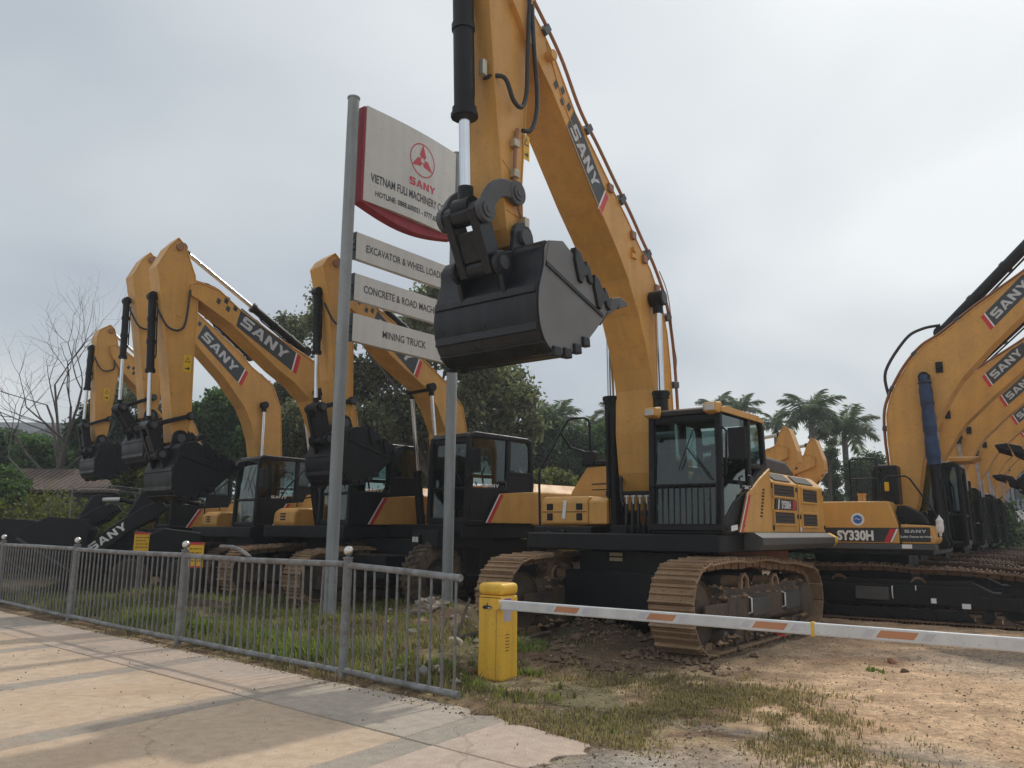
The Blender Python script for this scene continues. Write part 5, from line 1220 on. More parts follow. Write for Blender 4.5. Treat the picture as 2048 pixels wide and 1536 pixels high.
fs = [(4*k+i,4*k+(i+1)%4,4*k+4+(i+1)%4,4*k+4+i) for k in range(n) for i in range(4)]+[(3,2,1,0),(4*n,4*n+1,4*n+2,4*n+3)]
q.add(vs, fs); q.build('face_panel', WSIGN, brd)
def on_board(polys, o, m, name, extra=.004):
    M_ = MB()
    for p in polys:
        pts = []
        for a, b in p:
            x = o[0]+a; y = -.118-.06*math.sin(math.pi*max(0,min(1,(x-.21)/2.28)))-extra; pts.append((x,y,o[1]+b))
        M_.add(pts, [list(range(len(pts)))])
    return M_.build(name, m, brd, recalc=False)
# emblem: ring with three pointed blades
cx_, cz_, rO = 1.53, 8.22, .325
ring = []
for k in range(48):
    a, b = 2*math.pi*k/48, 2*math.pi*(k+1)/48
    ring.append([(rO*.93*math.cos(a),rO*.93*math.sin(a)),(rO*math.cos(a),rO*math.sin(a)),(rO*math.cos(b),rO*math.sin(b)),(rO*.93*math.cos(b),rO*.93*math.sin(b))])
bl = []
for k in range(3):
    a = math.pi/2+k*2*math.pi/3
    pt = lambda r_, t: (r_*math.cos(a+t), r_*math.sin(a+t))
    bl += [[pt(rO*.97,0), pt(.135,.62), pt(.05,math.pi/3), pt(.062,0)], [pt(rO*.97,0), pt(.062,0), pt(.05,-math.pi/3), pt(.125,-.80)]]
on_board(ring+bl, (cx_,cz_), mat('red_emblem',(.52,.03,.06),.45,var=.05), 'emblem')
w, L = logo_word(.145, 1.02); on_board(w, (1.55-L/2,7.665), mat('red_emblem',(0,0,0)), 'emblem_word')
t, L = text_polys('VIETNAM FULI MACHINERY CO.,', .155, .60, .018); on_board(t, (.34,7.405), BLKP, 'lettering'); print('len', L)
t, L = text_polys('HOTLINE: 0888.600031 - 0777.600', .098, .79, .022); on_board(t, (.45,7.17), BLKP, 'lettering'); print('len', L)
for (z0, z1, txt, x0, ctr) in ((5.98,6.45,'EXCAVATOR & WHEEL LOADER',.38,0),(5.27,5.73,'CONCRETE & ROAD MACHINERY',.36,0),(4.57,5.04,'MINING TRUCK',.82,0)):
    q = MB(); q.box(.16,2.48,-.05,.05,z0,z1); sb = q.build('strip_board', WSIGN, sign, bevel=.006)
    q = MB(); q.box(.155,.175,-.046,.046,z0-.004,z1+.004); q.box(2.465,2.485,-.046,.046,z0-.004,z1+.004); q.box(.09,.16,-.03,.03,(z0+z1)/2+.02,(z0+z1)/2+.09); q.box(.09,.16,-.03,.03,(z0+z1)/2-.07,(z0+z1)/2-.02); q.box(2.48,2.56,-.03,.03,(z0+z1)/2-.03,(z0+z1)/2+.05); q.build('bracket', GRYP, sb)
    t, L = text_polys(txt, .13, .76 if txt[0] != 'M' else .82, .012); print(txt, L)
    MB().flat(t, (x0,(z0+z1)/2-.06), (1,0), -.0535, -1).build('lettering', BLKP, sb, recalc=False)

# barrier
bdir = Vector((.81,-.586,0))
bar = empty('barrier', (-.13,8.80,0), (bdir.x,bdir.y)); tag(bar, 'yellow parking barrier cabinet with its white boom lowered across the drive', 'barrier')
q = MB(); q.box(-.16,.155,-.14,.16,0,.86); cbx = q.build('cabinet', BARY, bar, bevel=.03, seg=3)
q = MB(); q.box(-.165,.16,-.145,.165,.862,.985); q.build('hood', BARY, cbx, bevel=.045, seg=4)
q = MB(); q.box(-.145,.14,-.1415,-.139,.835,.842); q.box(.085,.088,-.1415,-.139,.03,.83); q.build('door_gap', BLK, cbx)
q = MB()
for k in range(6): 
    for c_ in range(1): q.box(.1545,.157,-.07,-.005,.30+k*.032,.309+k*.032)
q.build('vent_slots', mat('slot_shadow',(.16,.09,.01),.6), cbx)
q = MB(); q.add([(.1565,-.10,.60),(.1565,.02,.60),(.1565,.02,.83),(.1565,-.10,.83)],[(0,1,2,3)]); lb = q.build('label_sheet', mat('lilac_print',(.45,.42,.5),.5), cbx, recalc=False)
q = MB(); q.add([(.158,-.09,.72),(.158,-.05,.72),(.158,-.05,.79),(.158,-.09,.79)],[(0,1,2,3)]); q.build('label_mark', mat('green_print',(.05,.2,.1),.5), lb, recalc=False)
q = MB(); q.add([(.158,-.10,.80),(.158,.02,.80),(.158,.02,.828),(.158,-.10,.828)],[(0,1,2,3)]); q.build('label_mark', mat('violet_print',(.3,.12,.4),.5), lb, recalc=False)
q = MB(); rb = random.Random(3)
q.flat([[(0,.015),(.03,.04),(.03,-.01)],[(.03,0),(.115,0),(.115,.035),(.03,.035)],[(.115,.03),(.145,.02),(.115,.005)],[(.055,.035),(.075,.035),(.068,.07)]], (-.10,.72), (1,0), -.1425, -1); q.build('emblem', BLKP, cbx, recalc=False)
q = MB(); q.flat([[(.075,.006),(.118,.006),(.118,.02),(.075,.02)]], (-.10,.72), (1,0), -.1435, -1); q.build('emblem_text', SILV, cbx, recalc=False)
q = MB(); q.box(.10,5.6,-.185,-.145,.725,.825); arm_ = q.build('boom_arm', BARW, bar, bevel=.012)
for x in (.09,): 
    q = MB(); q.cyl((.12,-.14,.775),(.12,-.20,.775),.055,16); q.build('hub', BARY, arm_)
def barpos(w): return (Vector((w[0],w[1],0))-bar.location).dot(bdir)
for (p0, p1) in (((.52,8.26),(.73,8.10)),((1.34,7.67),(1.55,7.52)),((2.13,7.09),(2.35,6.94)),((2.92,6.52),(3.14,6.37)),((3.72,5.94),(3.95,5.77))):
    a, b = barpos(p0), barpos(p1); q = MB(); q.flat([[(a-.02,.0),(b-.02,0),(b+.02,.055),(a+.02,.055)]], (0,.75), (1,0), -.1865, -1); q.build('reflector', ORG, arm_, recalc=False)
    for w_ in ([(a-.12,.0),(a-.05,0),(a-.01,.055),(a-.08,.055)],[(b+.03,.0),(b+.1,0),(b+.14,.055),(b+.07,.055)]):
        q = MB(); q.flat([w_], (0,.75), (1,0), -.186, -1); q.build('pale_reflector', mat('pale_reflector',(.55,.54,.58),.4), arm_, recalc=False)
x = barpos((2.52,6.81)); q = MB(); q.box(x-.012,x+.012,-.19,-.14,.72,.83); q.build('tape', STICK, arm_)

# small yellow notices behind the fence
def notice(p, w, h, yaw, label, ground_z=0.0):
    r = empty('notice', (p.x, p.y, ground_z), None, yaw); tag(r, label, 'notice')
    z0 = p.z
    q = MB(); q.cyl((0,.02,-.1),(0,.02,z0-ground_z+h*.5),.022,10); q.build('pole', GALV, r)
    q = MB(); q.box(-w/2,w/2,-.012,0,z0-ground_z-h/2,z0-ground_z+h/2); b_ = q.build('board', STICK, r)
    q = MB(); zz_ = z0-ground_z
    q.flat([[(-w/2,h*.40),(w/2,h*.40),(w/2,h*.5),(-w/2,h*.5)],[(-w/2,-h*.5),(w/2,-h*.5),(w/2,-h*.43),(-w/2,-h*.43)]], (0,zz_), (1,0), -.0145, -1); q.build('red_band', RED, b_, recalc=False)
    q = MB(); rr = random.Random(int(w*1000))
    for k in range(4):
        y_ = .22-.16*k; x_ = -w*.36
        while x_ < w*.34:
            l_ = rr.uniform(.02,.06)
            q.flat([[(x_,h*y_),(x_+l_,h*y_),(x_+l_,h*(y_+.055)),(x_,h*(y_+.055))]], (0,zz_), (1,0), -.0145, -1); x_ += l_+.018
    q.build('print_lines', mat('brown_print',(.20,.09,.02),.5), b_, recalc=False)
    return r
notice(at(391,1110,15.2), .36, .46, R_(-18), 'yellow notice board with red edges on a thin pole behind the second fence post')
notice(at(283,1085,17.2), .30, .42, R_(8), 'small plain yellow notice board standing between two ball topped fence posts')

# ---- black loaders at the left edge ----------------------------------------------
def loader(p, label, s=1.0):
    r = empty('loader', (p.x, p.y, 0), (-.93,-.37)); tag(r, label, 'loader', 'black compact loaders at the left')
    q = MB(s); q.prism([(-1.1,.45),(.35,.45),(.5,.8),(.2,1.25),(-.3,1.5),(-1.1,1.4)], -.6, .6); q.build('body', BLK, r, bevel=.03)
    for x in (-.75,.3):
        for sy in (1,-1):
            w_ = MB(s); w_.lathe([(.16,-.13),(.36,-.14),(.42,-.08),(.42,.08),(.36,.14),(.16,.13),(.0,.10)], (x,sy*.75,.42), 'Y', 22); w_.build('wheel', RUB, r)
    for sy in (1,-1):
        y0, y1 = sorted((sy*.62, sy*.74))
        q = MB(s); q.prism([(-.35,1.95),(-.22,2.1),(.1,2.0),(.85,1.45),(1.25,1.0),(1.15,.85),(.95,.92),(.4,1.40),(-.1,1.72)], y0, y1); a_ = q.build('lift_arm', BLK, r, bevel=.02)
        if sy > 0:
            w, L = logo_word(.16*s, 1.15); MB().flat(w, (1.08*s,.99*s) , (-.78,.60), (y1+.004)*s, 1).build('lettering', WHT, a_, recalc=False)
        q = MB(s); q.cyl((-.1,sy*.52,1.75),(.5,sy*.52,1.42),.06,12); q.build('lift_cylinder', BLK, r)
    for y0, y1 in ((.40,.52),(-.52,-.40)):
        q = MB(s); q.prism([(.55,1.35),(.68,1.35),(.22,2.27),(.0,2.32),(.08,1.9)], y0, y1); q.build('guard_plate', BLK, r, bevel=.012)
    q = MB(s); q.band([(.68,1.36),(.22,2.28)], .525, .535, .03, closed=False); q.build('edge_strip', GRYP, r)
    q = MB(s); q.cyl((.1,.46,2.18),(-.35,.46,2.2),.045,10); q.build('top_tube', WHT, r); q = MB(s); q.cyl((-.35,.46,2.2),(-1.0,.46,2.05),.06,10); q.build('top_cylinder', BLK, r)
    sc_ = [(1.2,.95),(1.15,1.45),(1.3,1.68),(1.9,1.72),(2.35,1.52),(2.5,1.25),(2.3,.95),(1.9,.55),(1.35,.5)]
    q = MB(s); q.prism(sc_, -.95, -.91); q.prism(sc_, .91, .95); q.band([(2.5,1.25),(2.3,.95),(1.9,.55),(1.35,.5),(1.2,.95),(1.15,1.45),(1.3,1.68)], -.92, .92, .03, closed=False); bk_ = q.build('bucket', BLK, r, bevel=.01)
    q = MB(s); q.bar((1.35,.56),(2.46,1.28),.05,.95,.97); q.build('bucket_rib', GRYP, bk_)
    return r
loader(at(300,1060,18.6), 'black loader nearer the row of cabs with white lettering on its lift arm')
loader(at(205,1058,19.2), 'black loader at the far left with its big black bucket in front', .98)
rk = empty('rod_bundle', at(180,1005,21.5)); tag(rk, 'thin pale bent rods curving down behind the black loaders', 'rods')
rk.location.z = 0
for k in range(4):
    q = MB(); y = .12*k; zt = 2.62-.06*k
    q.tube([(-1.25+.05*k,y,zt-.75),(-1.1+.05*k,y,zt-.45),(-.8,y,zt-.15),(-.3,y,zt),(.3,y,zt),(1.5,y,zt-.12)],.010,6); q.build('rod', GRYP if k%2 else GALV, rk)
for x in (-.6,1.2): q = MB(); q.cyl((x,.2,0),(x,.2,2.55),.02,6); q.build('stand', GALV, rk)

# ================================================================== BUILDINGS
ROOFM = mat('brown_roof_tile', (.115,.085,.07), .85, var=.25, scale=6, dirt=(.2,.16,.13), dirt_amt=.5)
WALLM = mat('stained_plaster', (.15,.14,.12), .85, var=.2, dirt=(.05,.055,.04), dirt_amt=.8)
sh_ = empty('low_building', (-16.6,28.2,0)); tag(sh_, 'low building with a long brown tiled roof behind the black loaders', 'building')
q = MB(); q.box(-4.5,4.0,0,3.2,0,2.62); q.build('wall', WALLM, sh_)
q = MB(); q.hexa([(-4.9,-.4,2.66),(4.4,-.4,2.66),(4.4,1.7,3.52),(-4.9,1.7,3.52),(-4.9,-.4,2.74),(4.4,-.4,2.74),(4.4,1.7,3.6),(-4.9,1.7,3.6)]); q.hexa([(-4.9,1.7,3.52),(4.4,1.7,3.52),(4.4,3.6,2.66),(-4.9,3.6,2.66),(-4.9,1.7,3.6),(4.4,1.7,3.6),(4.4,3.6,2.74),(-4.9,3.6,2.74)])
for k in range(46):
    x = -4.85+k*.2; q.hexa([(x,-.41,2.735),(x+.06,-.41,2.735),(x+.06,1.69,3.595),(x,1.69,3.595),(x+.01,-.41,2.775),(x+.05,-.41,2.775),(x+.05,1.69,3.635),(x+.01,1.69,3.635)])
q.build('roof', ROOFM, sh_)
q = MB(); q.box(-3,-2.2,-.02,.03,0,2.0); q.build('door', BLK, sh_); 
hs = empty('house', (-27.2,40,0)); tag(hs, 'pale house with a grey roof edge at the far left', 'house')
q = MB(); q.box(-4,2.3,0,6,0,5.6); q.build('wall', WALLM, hs)
q = MB(); q.prism_x([(-.7,5.6),(6.7,5.6),(6.7,5.8),(3,7.0),(-.7,5.8)], -4.6, 2.9); q.build('roof', mat('grey_roof',(.12,.125,.14),.7), hs)
for x in (.2,1.2): 
    q = MB(); q.box(x,x+.6,-.03,.02,3.6,5.0); w_ = q.build('window', GRYP, hs)
wh_ = empty('warehouse', (29.0,48,0)); tag(wh_, 'grey metal warehouse with a white lower wall at the right edge', 'warehouse')
MW = mat('corrugated_grey', (.24,.27,.31), .5, metal=.3, var=.1)
q = MB(); q.box(0,22,0,16,0,2.9); q.build('lower_wall', mat('white_wall',(.66,.67,.66),.7,var=.06), wh_)
q = MB()
for k in range(80): x = k*.275; q.hexa([(x,.05,2.9),(x+.14,.0,2.9),(x+.14,.2,2.9),(x,.2,2.9),(x,.05,5.4),(x+.14,.0,5.4),(x+.14,.2,5.4),(x,.2,5.4)])
q.box(0,22,.15,16,2.9,5.4); q.build('upper_wall', MW, wh_)
q = MB(); q.prism([(-.6,5.4),(22.6,5.4),(22.6,5.6),(11,7.4),(-.6,5.6)], -.5, 16.5); q.build('roof', mat('pale_roof',(.4,.33,.33),.6), wh_)
q = MB(); q.prism([(1,3.6),(5,3.6),(5,4.7),(1,4.7)], -.03,.05); q.build('window', GRYP, wh_)
q = MB(); q.prism([(-.1,4.6),(8,2.95),(8,3.05),(-.1,4.75)], -.12,-.02); q.box(4,4.12,-.12,-.02,2.9,4.2); q.build('brace', SILV, wh_)
# grey boundary wall at the back of the yard
bw = MB(); bw.box(-24,30,40,40.25,0,2.0); bw.box(-24,30,39.95,40.3,2.0,2.1); o = bw.build('boundary_wall', WALLM, None); tag(o, 'stained grey boundary wall along the back of the yard', 'wall')

# ================================================================== PLANTS
def leaf_mat(name, col, var=.45, tr=.35):
    return mat(name, col, .55, var=.3, scale=.9, island=var, trans=tr, spec=.3)
def scatter_leaves(blobs, n, size, shape='leaf', rng=None, hollow=.35, droop=.3):
    rng = rng or random.Random(1); V, Fc = [], []
    wts = [b[1][0]*b[1][1]*b[1][2] for b in blobs]
    tot = sum(w**.72 for w in wts)
    for (c, r), w in zip(blobs, wts):
        for _ in range(int(n*w**.72/tot)):
            # clustered twigs: pick a twig centre then a leaf near it
            while True:
                p = Vector((rng.uniform(-1,1), rng.uniform(-1,1), rng.uniform(-1,1)))
                if hollow < p.length < 1: break
            tw = Vector((c.x+p.x*r[0], c.y+p.y*r[1], c.z+p.z*r[2]))
            k = 5
            for _k in range(k):
                q = tw+Vector((rng.gauss(0,1),rng.gauss(0,1),rng.gauss(0,.8)))*size*.95
                d = Vector((rng.uniform(-1,1),rng.uniform(-1,1),rng.uniform(-1,.6)-droop)).normalized()
                s = d.orthogonal(); s.rotate(Matrix.Rotation(rng.uniform(0,6.28),3,d)); L = size*rng.uniform(.6,1.3); wd = L*(.2 if shape=='leaf' else .42)
                o = len(V); m = q+d*L*.5
                V += [q, m+s*wd, q+d*L, m-s*wd]; Fc.append((o,o+1,o+2,o+3))
    return V, Fc
def leaf_obj(name, V, Fc, m, parent):
    me = bpy.data.meshes.new(name); me.from_pydata(V, [], Fc); me.materials.append(m); me.update()
    return link(name, me, parent)
BARK = mat('bark', (.085,.065,.05), .9, var=.3, scale=9, bump=.5)
BARKG = mat('grey_bark', (.10,.088,.078), .9, var=.3, scale=9, bump=.4)
def tree(name, label, cat, D, px, n, size, m, base=None, group=None, seed=1, shape='leaf', flat=.85, limbs=True, depth=1.0, hollow=.3):
    rng = random.Random(seed); bl = []
    for (x, y, r) in px:
        dd = D+rng.uniform(-1,1)*depth; c = at(x, y, dd); rr = r*D/F_PX; bl.append((c, (rr, rr*flat, rr*.9)))
    b = base or at(sum(p[0] for p in px)/len(px), 1060, D); b = Vector((b.x, D, 0))
    t = empty(name, b); tag(t, label, cat, group)
    V, Fc = scatter_leaves([(c-b, r) for c, r in bl], n, size, shape, rng, hollow)
    leaf_obj('crown', V, Fc, m, t)
    if limbs:
        q = MB(); zt = min(c.z for c, r in bl)
        q.tube([(0,0,-.2),(.05,0,zt*.5),(0,.0,max(zt,.8))], .1, 9, [.2,.16,.13])
        for c, r in bl:
            e = c-b; mid = Vector((e.x*.35, e.y*.35, lerp(max(zt,.8),e.z,.45))); q.tube([(0,0,max(zt*.8,.6)), mid, e, e+Vector((rng.uniform(-.4,.4),rng.uniform(-.4,.4),r[2]*.7))], .05, 6, [.09,.06,.035,.012])
            for _ in range(5):
                dv = Vector((rng.uniform(-1,1)*r[0],rng.uniform(-1,1)*r[1],rng.uniform(-.6,1)*r[2])); q.tube([e, e+dv*.5+Vector((0,0,.1)), e+dv], .02, 4, [.03,.018,.006])
        q.build('trunk', BARK, t)
    return t
G_OLV = leaf_mat('olive_leaf', (.105,.116,.07), .6, .4); G_MID = leaf_mat('mid_green_leaf', (.055,.098,.032), .5, .4); G_DRK = leaf_mat('dark_green_leaf', (.042,.068,.036), .5, .4)
G_YEL = leaf_mat('yellow_green_leaf', (.105,.115,.03), .5); G_PALM = leaf_mat('palm_leaf', (.095,.12,.088), .3, .45); G_CYP = leaf_mat('cypress_leaf', (.045,.068,.026), .4)
tree('broadleaf_tree', 'tall loose leafed tree rising behind the sign boards and the raised bucket', 'tree', 29,
     [(650,590,24),(640,640,30),(668,690,36),(720,760,52),(800,720,56),(850,615,38),(882,588,28),(830,665,46),(900,690,52),(960,735,52),(1015,765,42),(1050,795,28),(985,825,55),(900,830,70),(800,840,70),(720,860,60),(1010,890,50),(850,920,70),(930,660,32),(770,655,28),(1062,850,26)], 11000, .2, G_OLV, seed=3, depth=1.6, hollow=.1)
tree('broadleaf_tree', 'small dark tree with thin top sprigs left of the near sign post', 'tree', 31, [(600,655,24),(570,640,15),(590,700,26),(610,760,36),(560,790,30),(640,800,38),(590,850,48),(640,890,46),(570,910,46)], 5200, .16, G_OLV, seed=5)
tree('broadleaf_tree', 'dense mid green tree showing between the boom curves left of the sign', 'tree', 34, [(445,812,36),(405,845,42),(480,838,42),(515,880,40),(425,895,58),(495,915,48),(390,915,40)], 8500, .15, G_MID, seed=7, hollow=.5, shape='wide')
tree('broadleaf_tree', 'dark feathery tree behind the lowest hanging bucket at the left', 'tree', 33, [(205,825,34),(170,865,34),(240,855,36),(285,875,34),(215,905,46)], 4500, .17, G_DRK, seed=9)
for i, (x, y, r, lab, m_) in enumerate(((18,895,40,'dark bushy tree at the left edge beside the pale house',G_DRK),(75,905,36,'round green bush left of the bare tree trunk, above the brown roof',G_MID),(160,908,34,'round green bush right of the bare tree trunk, above the brown roof',G_MID),(8,960,26,'light green bush in front of the left end of the brown roof',G_MID),(290,930,40,'yellow green shrub behind the black bucket at the right end of the brown roof',G_YEL))):
    tree('bush' if i else 'broadleaf_tree', lab, 'bush' if i else 'tree', 36 if i < 3 else 26, [(x,y,r),(x-r*.7,y+r*.5,r*.8),(x+r*.7,y+r*.5,r*.8),(x,y+r*1.1,r)], 2600, .16 if i<3 else .12, m_, seed=20+i, shape='wide', limbs=False, hollow=.5)
tree('broadleaf_tree', 'green tree just right of the tall loose tree, behind the wheeled machine', 'tree', 36, [(1085,850,36),(1075,905,42),(1115,930,40),(1150,880,32)], 4200, .16, G_DRK, seed=31)
tree('broadleaf_tree', 'green tree seen between the handrail and the boom cylinder of the largest machine', 'tree', 37, [(1190,890,40),(1225,870,34),(1165,935,40),(1215,940,44),(1250,905,30)], 4200, .16, G_MID, seed=33)
tree('broadleaf_tree', 'leafy tree behind the rear handrail of the emblem excavator', 'tree', 37, [(1715,945,28),(1745,930,26),(1730,980,32),(1770,970,26)], 3000, .15, G_DRK, seed=35)
tree('shrub', 'low yellow green shrubs left of the toolbox of the largest machine', 'shrub', 30, [(1075,962,20),(1105,958,20),(1130,965,18),(1090,985,24)], 1800, .11, G_YEL, seed=36, shape='wide', limbs=False)
cy_ = tree('cypress_tree', 'narrow conical green tree at the foot of the palms', 'tree', 35, [(1662,885,7),(1662,905,11),(1663,930,14),(1664,960,17),(1665,995,19)], 3200, .09, G_CYP, seed=37, hollow=.2)
# hedge over the low wall at the left, and undergrowth too dense to count
rng = random.Random(50)
V, Fc = scatter_leaves([(Vector((rng.uniform(-20,-10.8),rng.uniform(23.5,26.5),rng.uniform(.4,2.1))),(.8,.7,.7)) for _ in range(52)], 5600, .1, 'wide', rng)
o = leaf_obj('undergrowth', V, Fc, G_YEL, None); o['kind']='stuff'; tag(o, 'yellow green undergrowth in front of the low building', 'undergrowth')
V, Fc = scatter_leaves([(Vector((rng.uniform(-20,22),rng.uniform(33,39),rng.uniform(.4,2.6))),(1.5,1.2,1.2)) for _ in range(110)], 9000, .16, 'wide', rng)
o = leaf_obj('undergrowth', V, Fc, G_DRK, None); o['kind']='stuff'; tag(o, 'dark green undergrowth along the back of the yard', 'undergrowth')

def frond_mesh(L, rng, n=30):
    V, Fc = [], []; P = []
    for k in range(n+1):
        t = k/n; a = .42-1.15*t*t-.25*t; P.append((P[-1]+Vector((math.cos(a),0,math.sin(a)))*(L/n)) if P else Vector((0,0,0)))
    for k in range(n):
        w = .02*(1-k/n)+.004; o = len(V); V += [P[k]+Vector((0,w,0)),P[k]-Vector((0,w,0)),P[k+1]-Vector((0,w*.9,0)),P[k+1]+Vector((0,w*.9,0))]; Fc.append((o,o+1,o+2,o+3))
        if k < 3: continue
        ll = L*.34*math.sin(math.pi*min(1,(k+2)/n*.9+.06))**.6
        t = (P[k+1]-P[k]).normalized()
        for sy in (-1,1):
            for j in range(2):
                d = (t*.55+Vector((0,sy*.85,0))+Vector((0,0,rng.uniform(-.75,.25)))).normalized(); q = P[k].lerp(P[k+1],j/2); l = ll*rng.uniform(.8,1.1)
                m = q+d*l*.5+Vector((0,0,-.02)); e = q+d*l+Vector((0,0,-l*.25)); o = len(V); V += [q, m+t*.020, e, m-t*.020]; Fc.append((o,o+1,o+2,o+3))
    me = bpy.data.meshes.new('frond'); me.from_pydata(V, [], Fc); me.materials.append(G_PALM); me.update(); return me
FRM = [frond_mesh(1.0, random.Random(i)) for i in range(3)]
PTRUNK = mat('palm_trunk', (.16,.15,.135), .85, var=.2, scale=6)
def palm(x, y, D, r, label, nf=15, seed=0):
    rng = random.Random(seed); c = at(x, y, D); t = empty('palm_tree', (c.x, D, 0)); tag(t, label, 'palm tree')
    q = MB(); q.tube([(rng.uniform(-.3,.3),0,-.1),(0,0,c.z*.5),(0,0,c.z-.4)], .15, 12, [.2,.15,.14]); q.build('trunk', PTRUNK, t)
    q = MB(); q.tube([(0,0,c.z-1.1),(0,0,c.z-.3),(0,0,c.z+.1)], .12, 10, [.14,.12,.05]); q.build('crownshaft', G_CYP, t)
    for k in range(nf):
        az = 2*math.pi*k*.381966*1.0+rng.uniform(-.2,.2); el = lerp(1.05,-.55,(k/nf)**.8)+rng.uniform(-.12,.12)
        put('frond', FRM[k%3], t, (0,0,c.z), (0,-el,az), (r*rng.uniform(.9,1.1),)*3)
palm(1622,832,38,1.85,'tallest palm tree standing between the large cab and the right row',17,1)
palm(1688,862,40,2.0,'palm tree just right of the tallest palm, its fronds hanging lower',17,2)
palm(1432,822,46,1.6,'palm whose fronds show above the roof of the large cab, left of its corner',13,3)
palm(1482,820,47,1.5,'palm whose fronds show above the roof of the large cab, right of its corner',13,4)
palm(1552,852,44,1.3,'small palm top just right of the large cab',12,5)
palm(1112,842,39,1.6,'palm tree left of the handrail, beside the tall loose tree',14,6)
palm(1175,862,42,1.5,'palm tree seen through the raised handrail of the largest machine',13,7)
palm(1238,840,40,1.6,'palm tree beside the black boom cylinder of the largest machine',14,8)
palm(255,805,32,1.6,'dark palm behind the arms of the second and lowest folded machines',13,9)

# bare tree
bt = at(115,950,30); t = empty('bare_tree', (bt.x,30,0)); tag(t, 'leafless grey tree with thin spreading branches at the left', 'tree')
q = MB(); rng = random.Random(12)
def branch(p, d, L, r, lv):
    pts, rs = [p], [r]; n = 4
    for k in range(n):
        d = (d+Vector((rng.uniform(-.16,.16),rng.uniform(-.16,.16),rng.uniform(-.02,.12)))).normalized(); p = p+d*(L/n); pts.append(p); rs.append(r*(1-.42*(k+1)/n))
    q.tube(pts, r, 6 if lv < 2 else 4, rs, cap=False)
    if lv >= 5: return
    for k in range(rng.choice((2,3)) if lv else 4):
        i = rng.choice((2,3,4)) if k else 4; ax = d.orthogonal(); ax.rotate(Matrix.Rotation(rng.uniform(0,6.28),3,d))
        nd = (d*1.0+ax*rng.uniform(.45,.95)); nd.z += .12; branch(pts[i], nd.normalized(), L*rng.uniform(.62,.82), rs[i]*.72, lv+1)
q.tube([(0,0,-.2),(.04,0,1.6),(.0,0,3.3),(.15,0,4.3)], .2, 9, [.20,.165,.14,.10], cap=False)
for z_, dv, L_, r_ in ((2.9,(-.8,.1,.75),2.6,.062),(3.3,(.25,-.2,1),2.8,.072),(3.7,(-.35,.3,1),2.7,.066),(4.2,(.4,.1,1),2.5,.066),(4.2,(-.1,-.2,1),2.6,.062),(3.4,(.75,.1,.8),2.2,.05),(2.6,(-.95,.0,.45),2.7,.05)):
    branch(Vector((.02,0,z_)), Vector(dv).normalized(), L_, r_, 1)
q.build('trunk', BARKG, t)

# ---- grass, weeds, rubble ------------------------------------------------------------
def blades(name, label, n, area, dens, hgt, m, seed, wid=.006):
    rng = random.Random(seed); V, Fc = [], []; c = 0; tries = 0
    while c < n and tries < n*12:
        tries += 1; x, y = rng.uniform(area[0],area[1]), rng.uniform(area[2],area[3]); d_ = dens(x,y)
        if d_ <= 0 or rng.random() > d_: continue
        z = gz(x,y); h = hgt(x,y)*rng.uniform(.5,1.25)
        for _ in range(rng.choice((3,4,5))):
            a = rng.uniform(0,6.28); l = rng.uniform(.15,.75)*h; px_, py_ = x+rng.gauss(0,.025), y+rng.gauss(0,.025); ca, sa = math.cos(a), math.sin(a); w = wid*rng.uniform(.7,1.5)
            hh = h*rng.uniform(.6,1.1); o = len(V)
            V += [(px_-sa*w,py_+ca*w,z-.01),(px_+sa*w,py_-ca*w,z-.01),(px_+ca*l*.4+sa*w*.8,py_+sa*l*.4-ca*w*.8,z+hh*.6),(px_+ca*l*.4-sa*w*.8,py_+sa*l*.4+ca*w*.8,z+hh*.6),(px_+ca*l,py_+sa*l,z+hh)]
            Fc += [(o,o+1,o+2,o+3),(o+3,o+2,o+4)]; c += 1
    me = bpy.data.meshes.new(name); me.from_pydata(V, [], Fc); me.materials.append(m); me.update(); o = link(name, me); o['kind']='stuff'; tag(o, label, name.replace('_',' ')); return o
GR1 = leaf_mat('grass_blade', (.145,.15,.055), .6, .35); GR2 = leaf_mat('dry_grass_blade', (.23,.19,.10), .6, .2); GR3 = leaf_mat('lush_grass_blade', (.13,.165,.045), .4, .4)
def d_green(x, y):
    fs = fence_s(x,y)
    if fs < .06 or in_poly(x,y,APRON): return 0
    n = fbm(x,y,.8)+.5*fbm(x,y,2.5)
    if x > .55-.25*(y-8): 
        return 0
    k = (.6 if fs < 2.2 else .35)*sm(-.25,.25,n+.12)
    if y > 14.5: k *= .7
    if x > -1.7: k *= .8
    return k
blades('grass', 'green grass and weeds behind the fence and round the barrier', 42000, (-12,1.6,6.3,20), d_green, lambda x,y: (.15+.10*fbm(x,y,1.3))*(1.15 if fence_s(x,y)<1.2 and x<-1.8 else .8 if x<-1.5 else .5), GR1, 60)
def d_lush(x, y):
    fs = fence_s(x,y)
    if fs < .1 or in_poly(x,y,APRON): return 0
    k = 0
    for (cx, cy, r) in ((-2.45,10.0,.5),(-3.3,10.9,.5),(-2.2,9.6,.25),(-1.2,9.4,.22),(-.75,9.3,.2),(-.35,8.25,.16),(.22,8.9,.16),(-4.6,12.0,.4),(-1.4,12.4,.3),(-5.6,13.0,.5),(.1,10.6,.5),(-.1,11.6,.6),(4.2,9.5,.22)):
        k = max(k, sm(r,r*.3,math.hypot(x-cx,y-cy)))
    return k
blades('weeds', 'bright green tufts of weeds at the foot of the fence and barrier', 6500, (-6,4.2,7.2,14), d_lush, lambda x,y: .24 if x < -1.8 else .08 if x < 2 else .045, GR3, 61, .009)
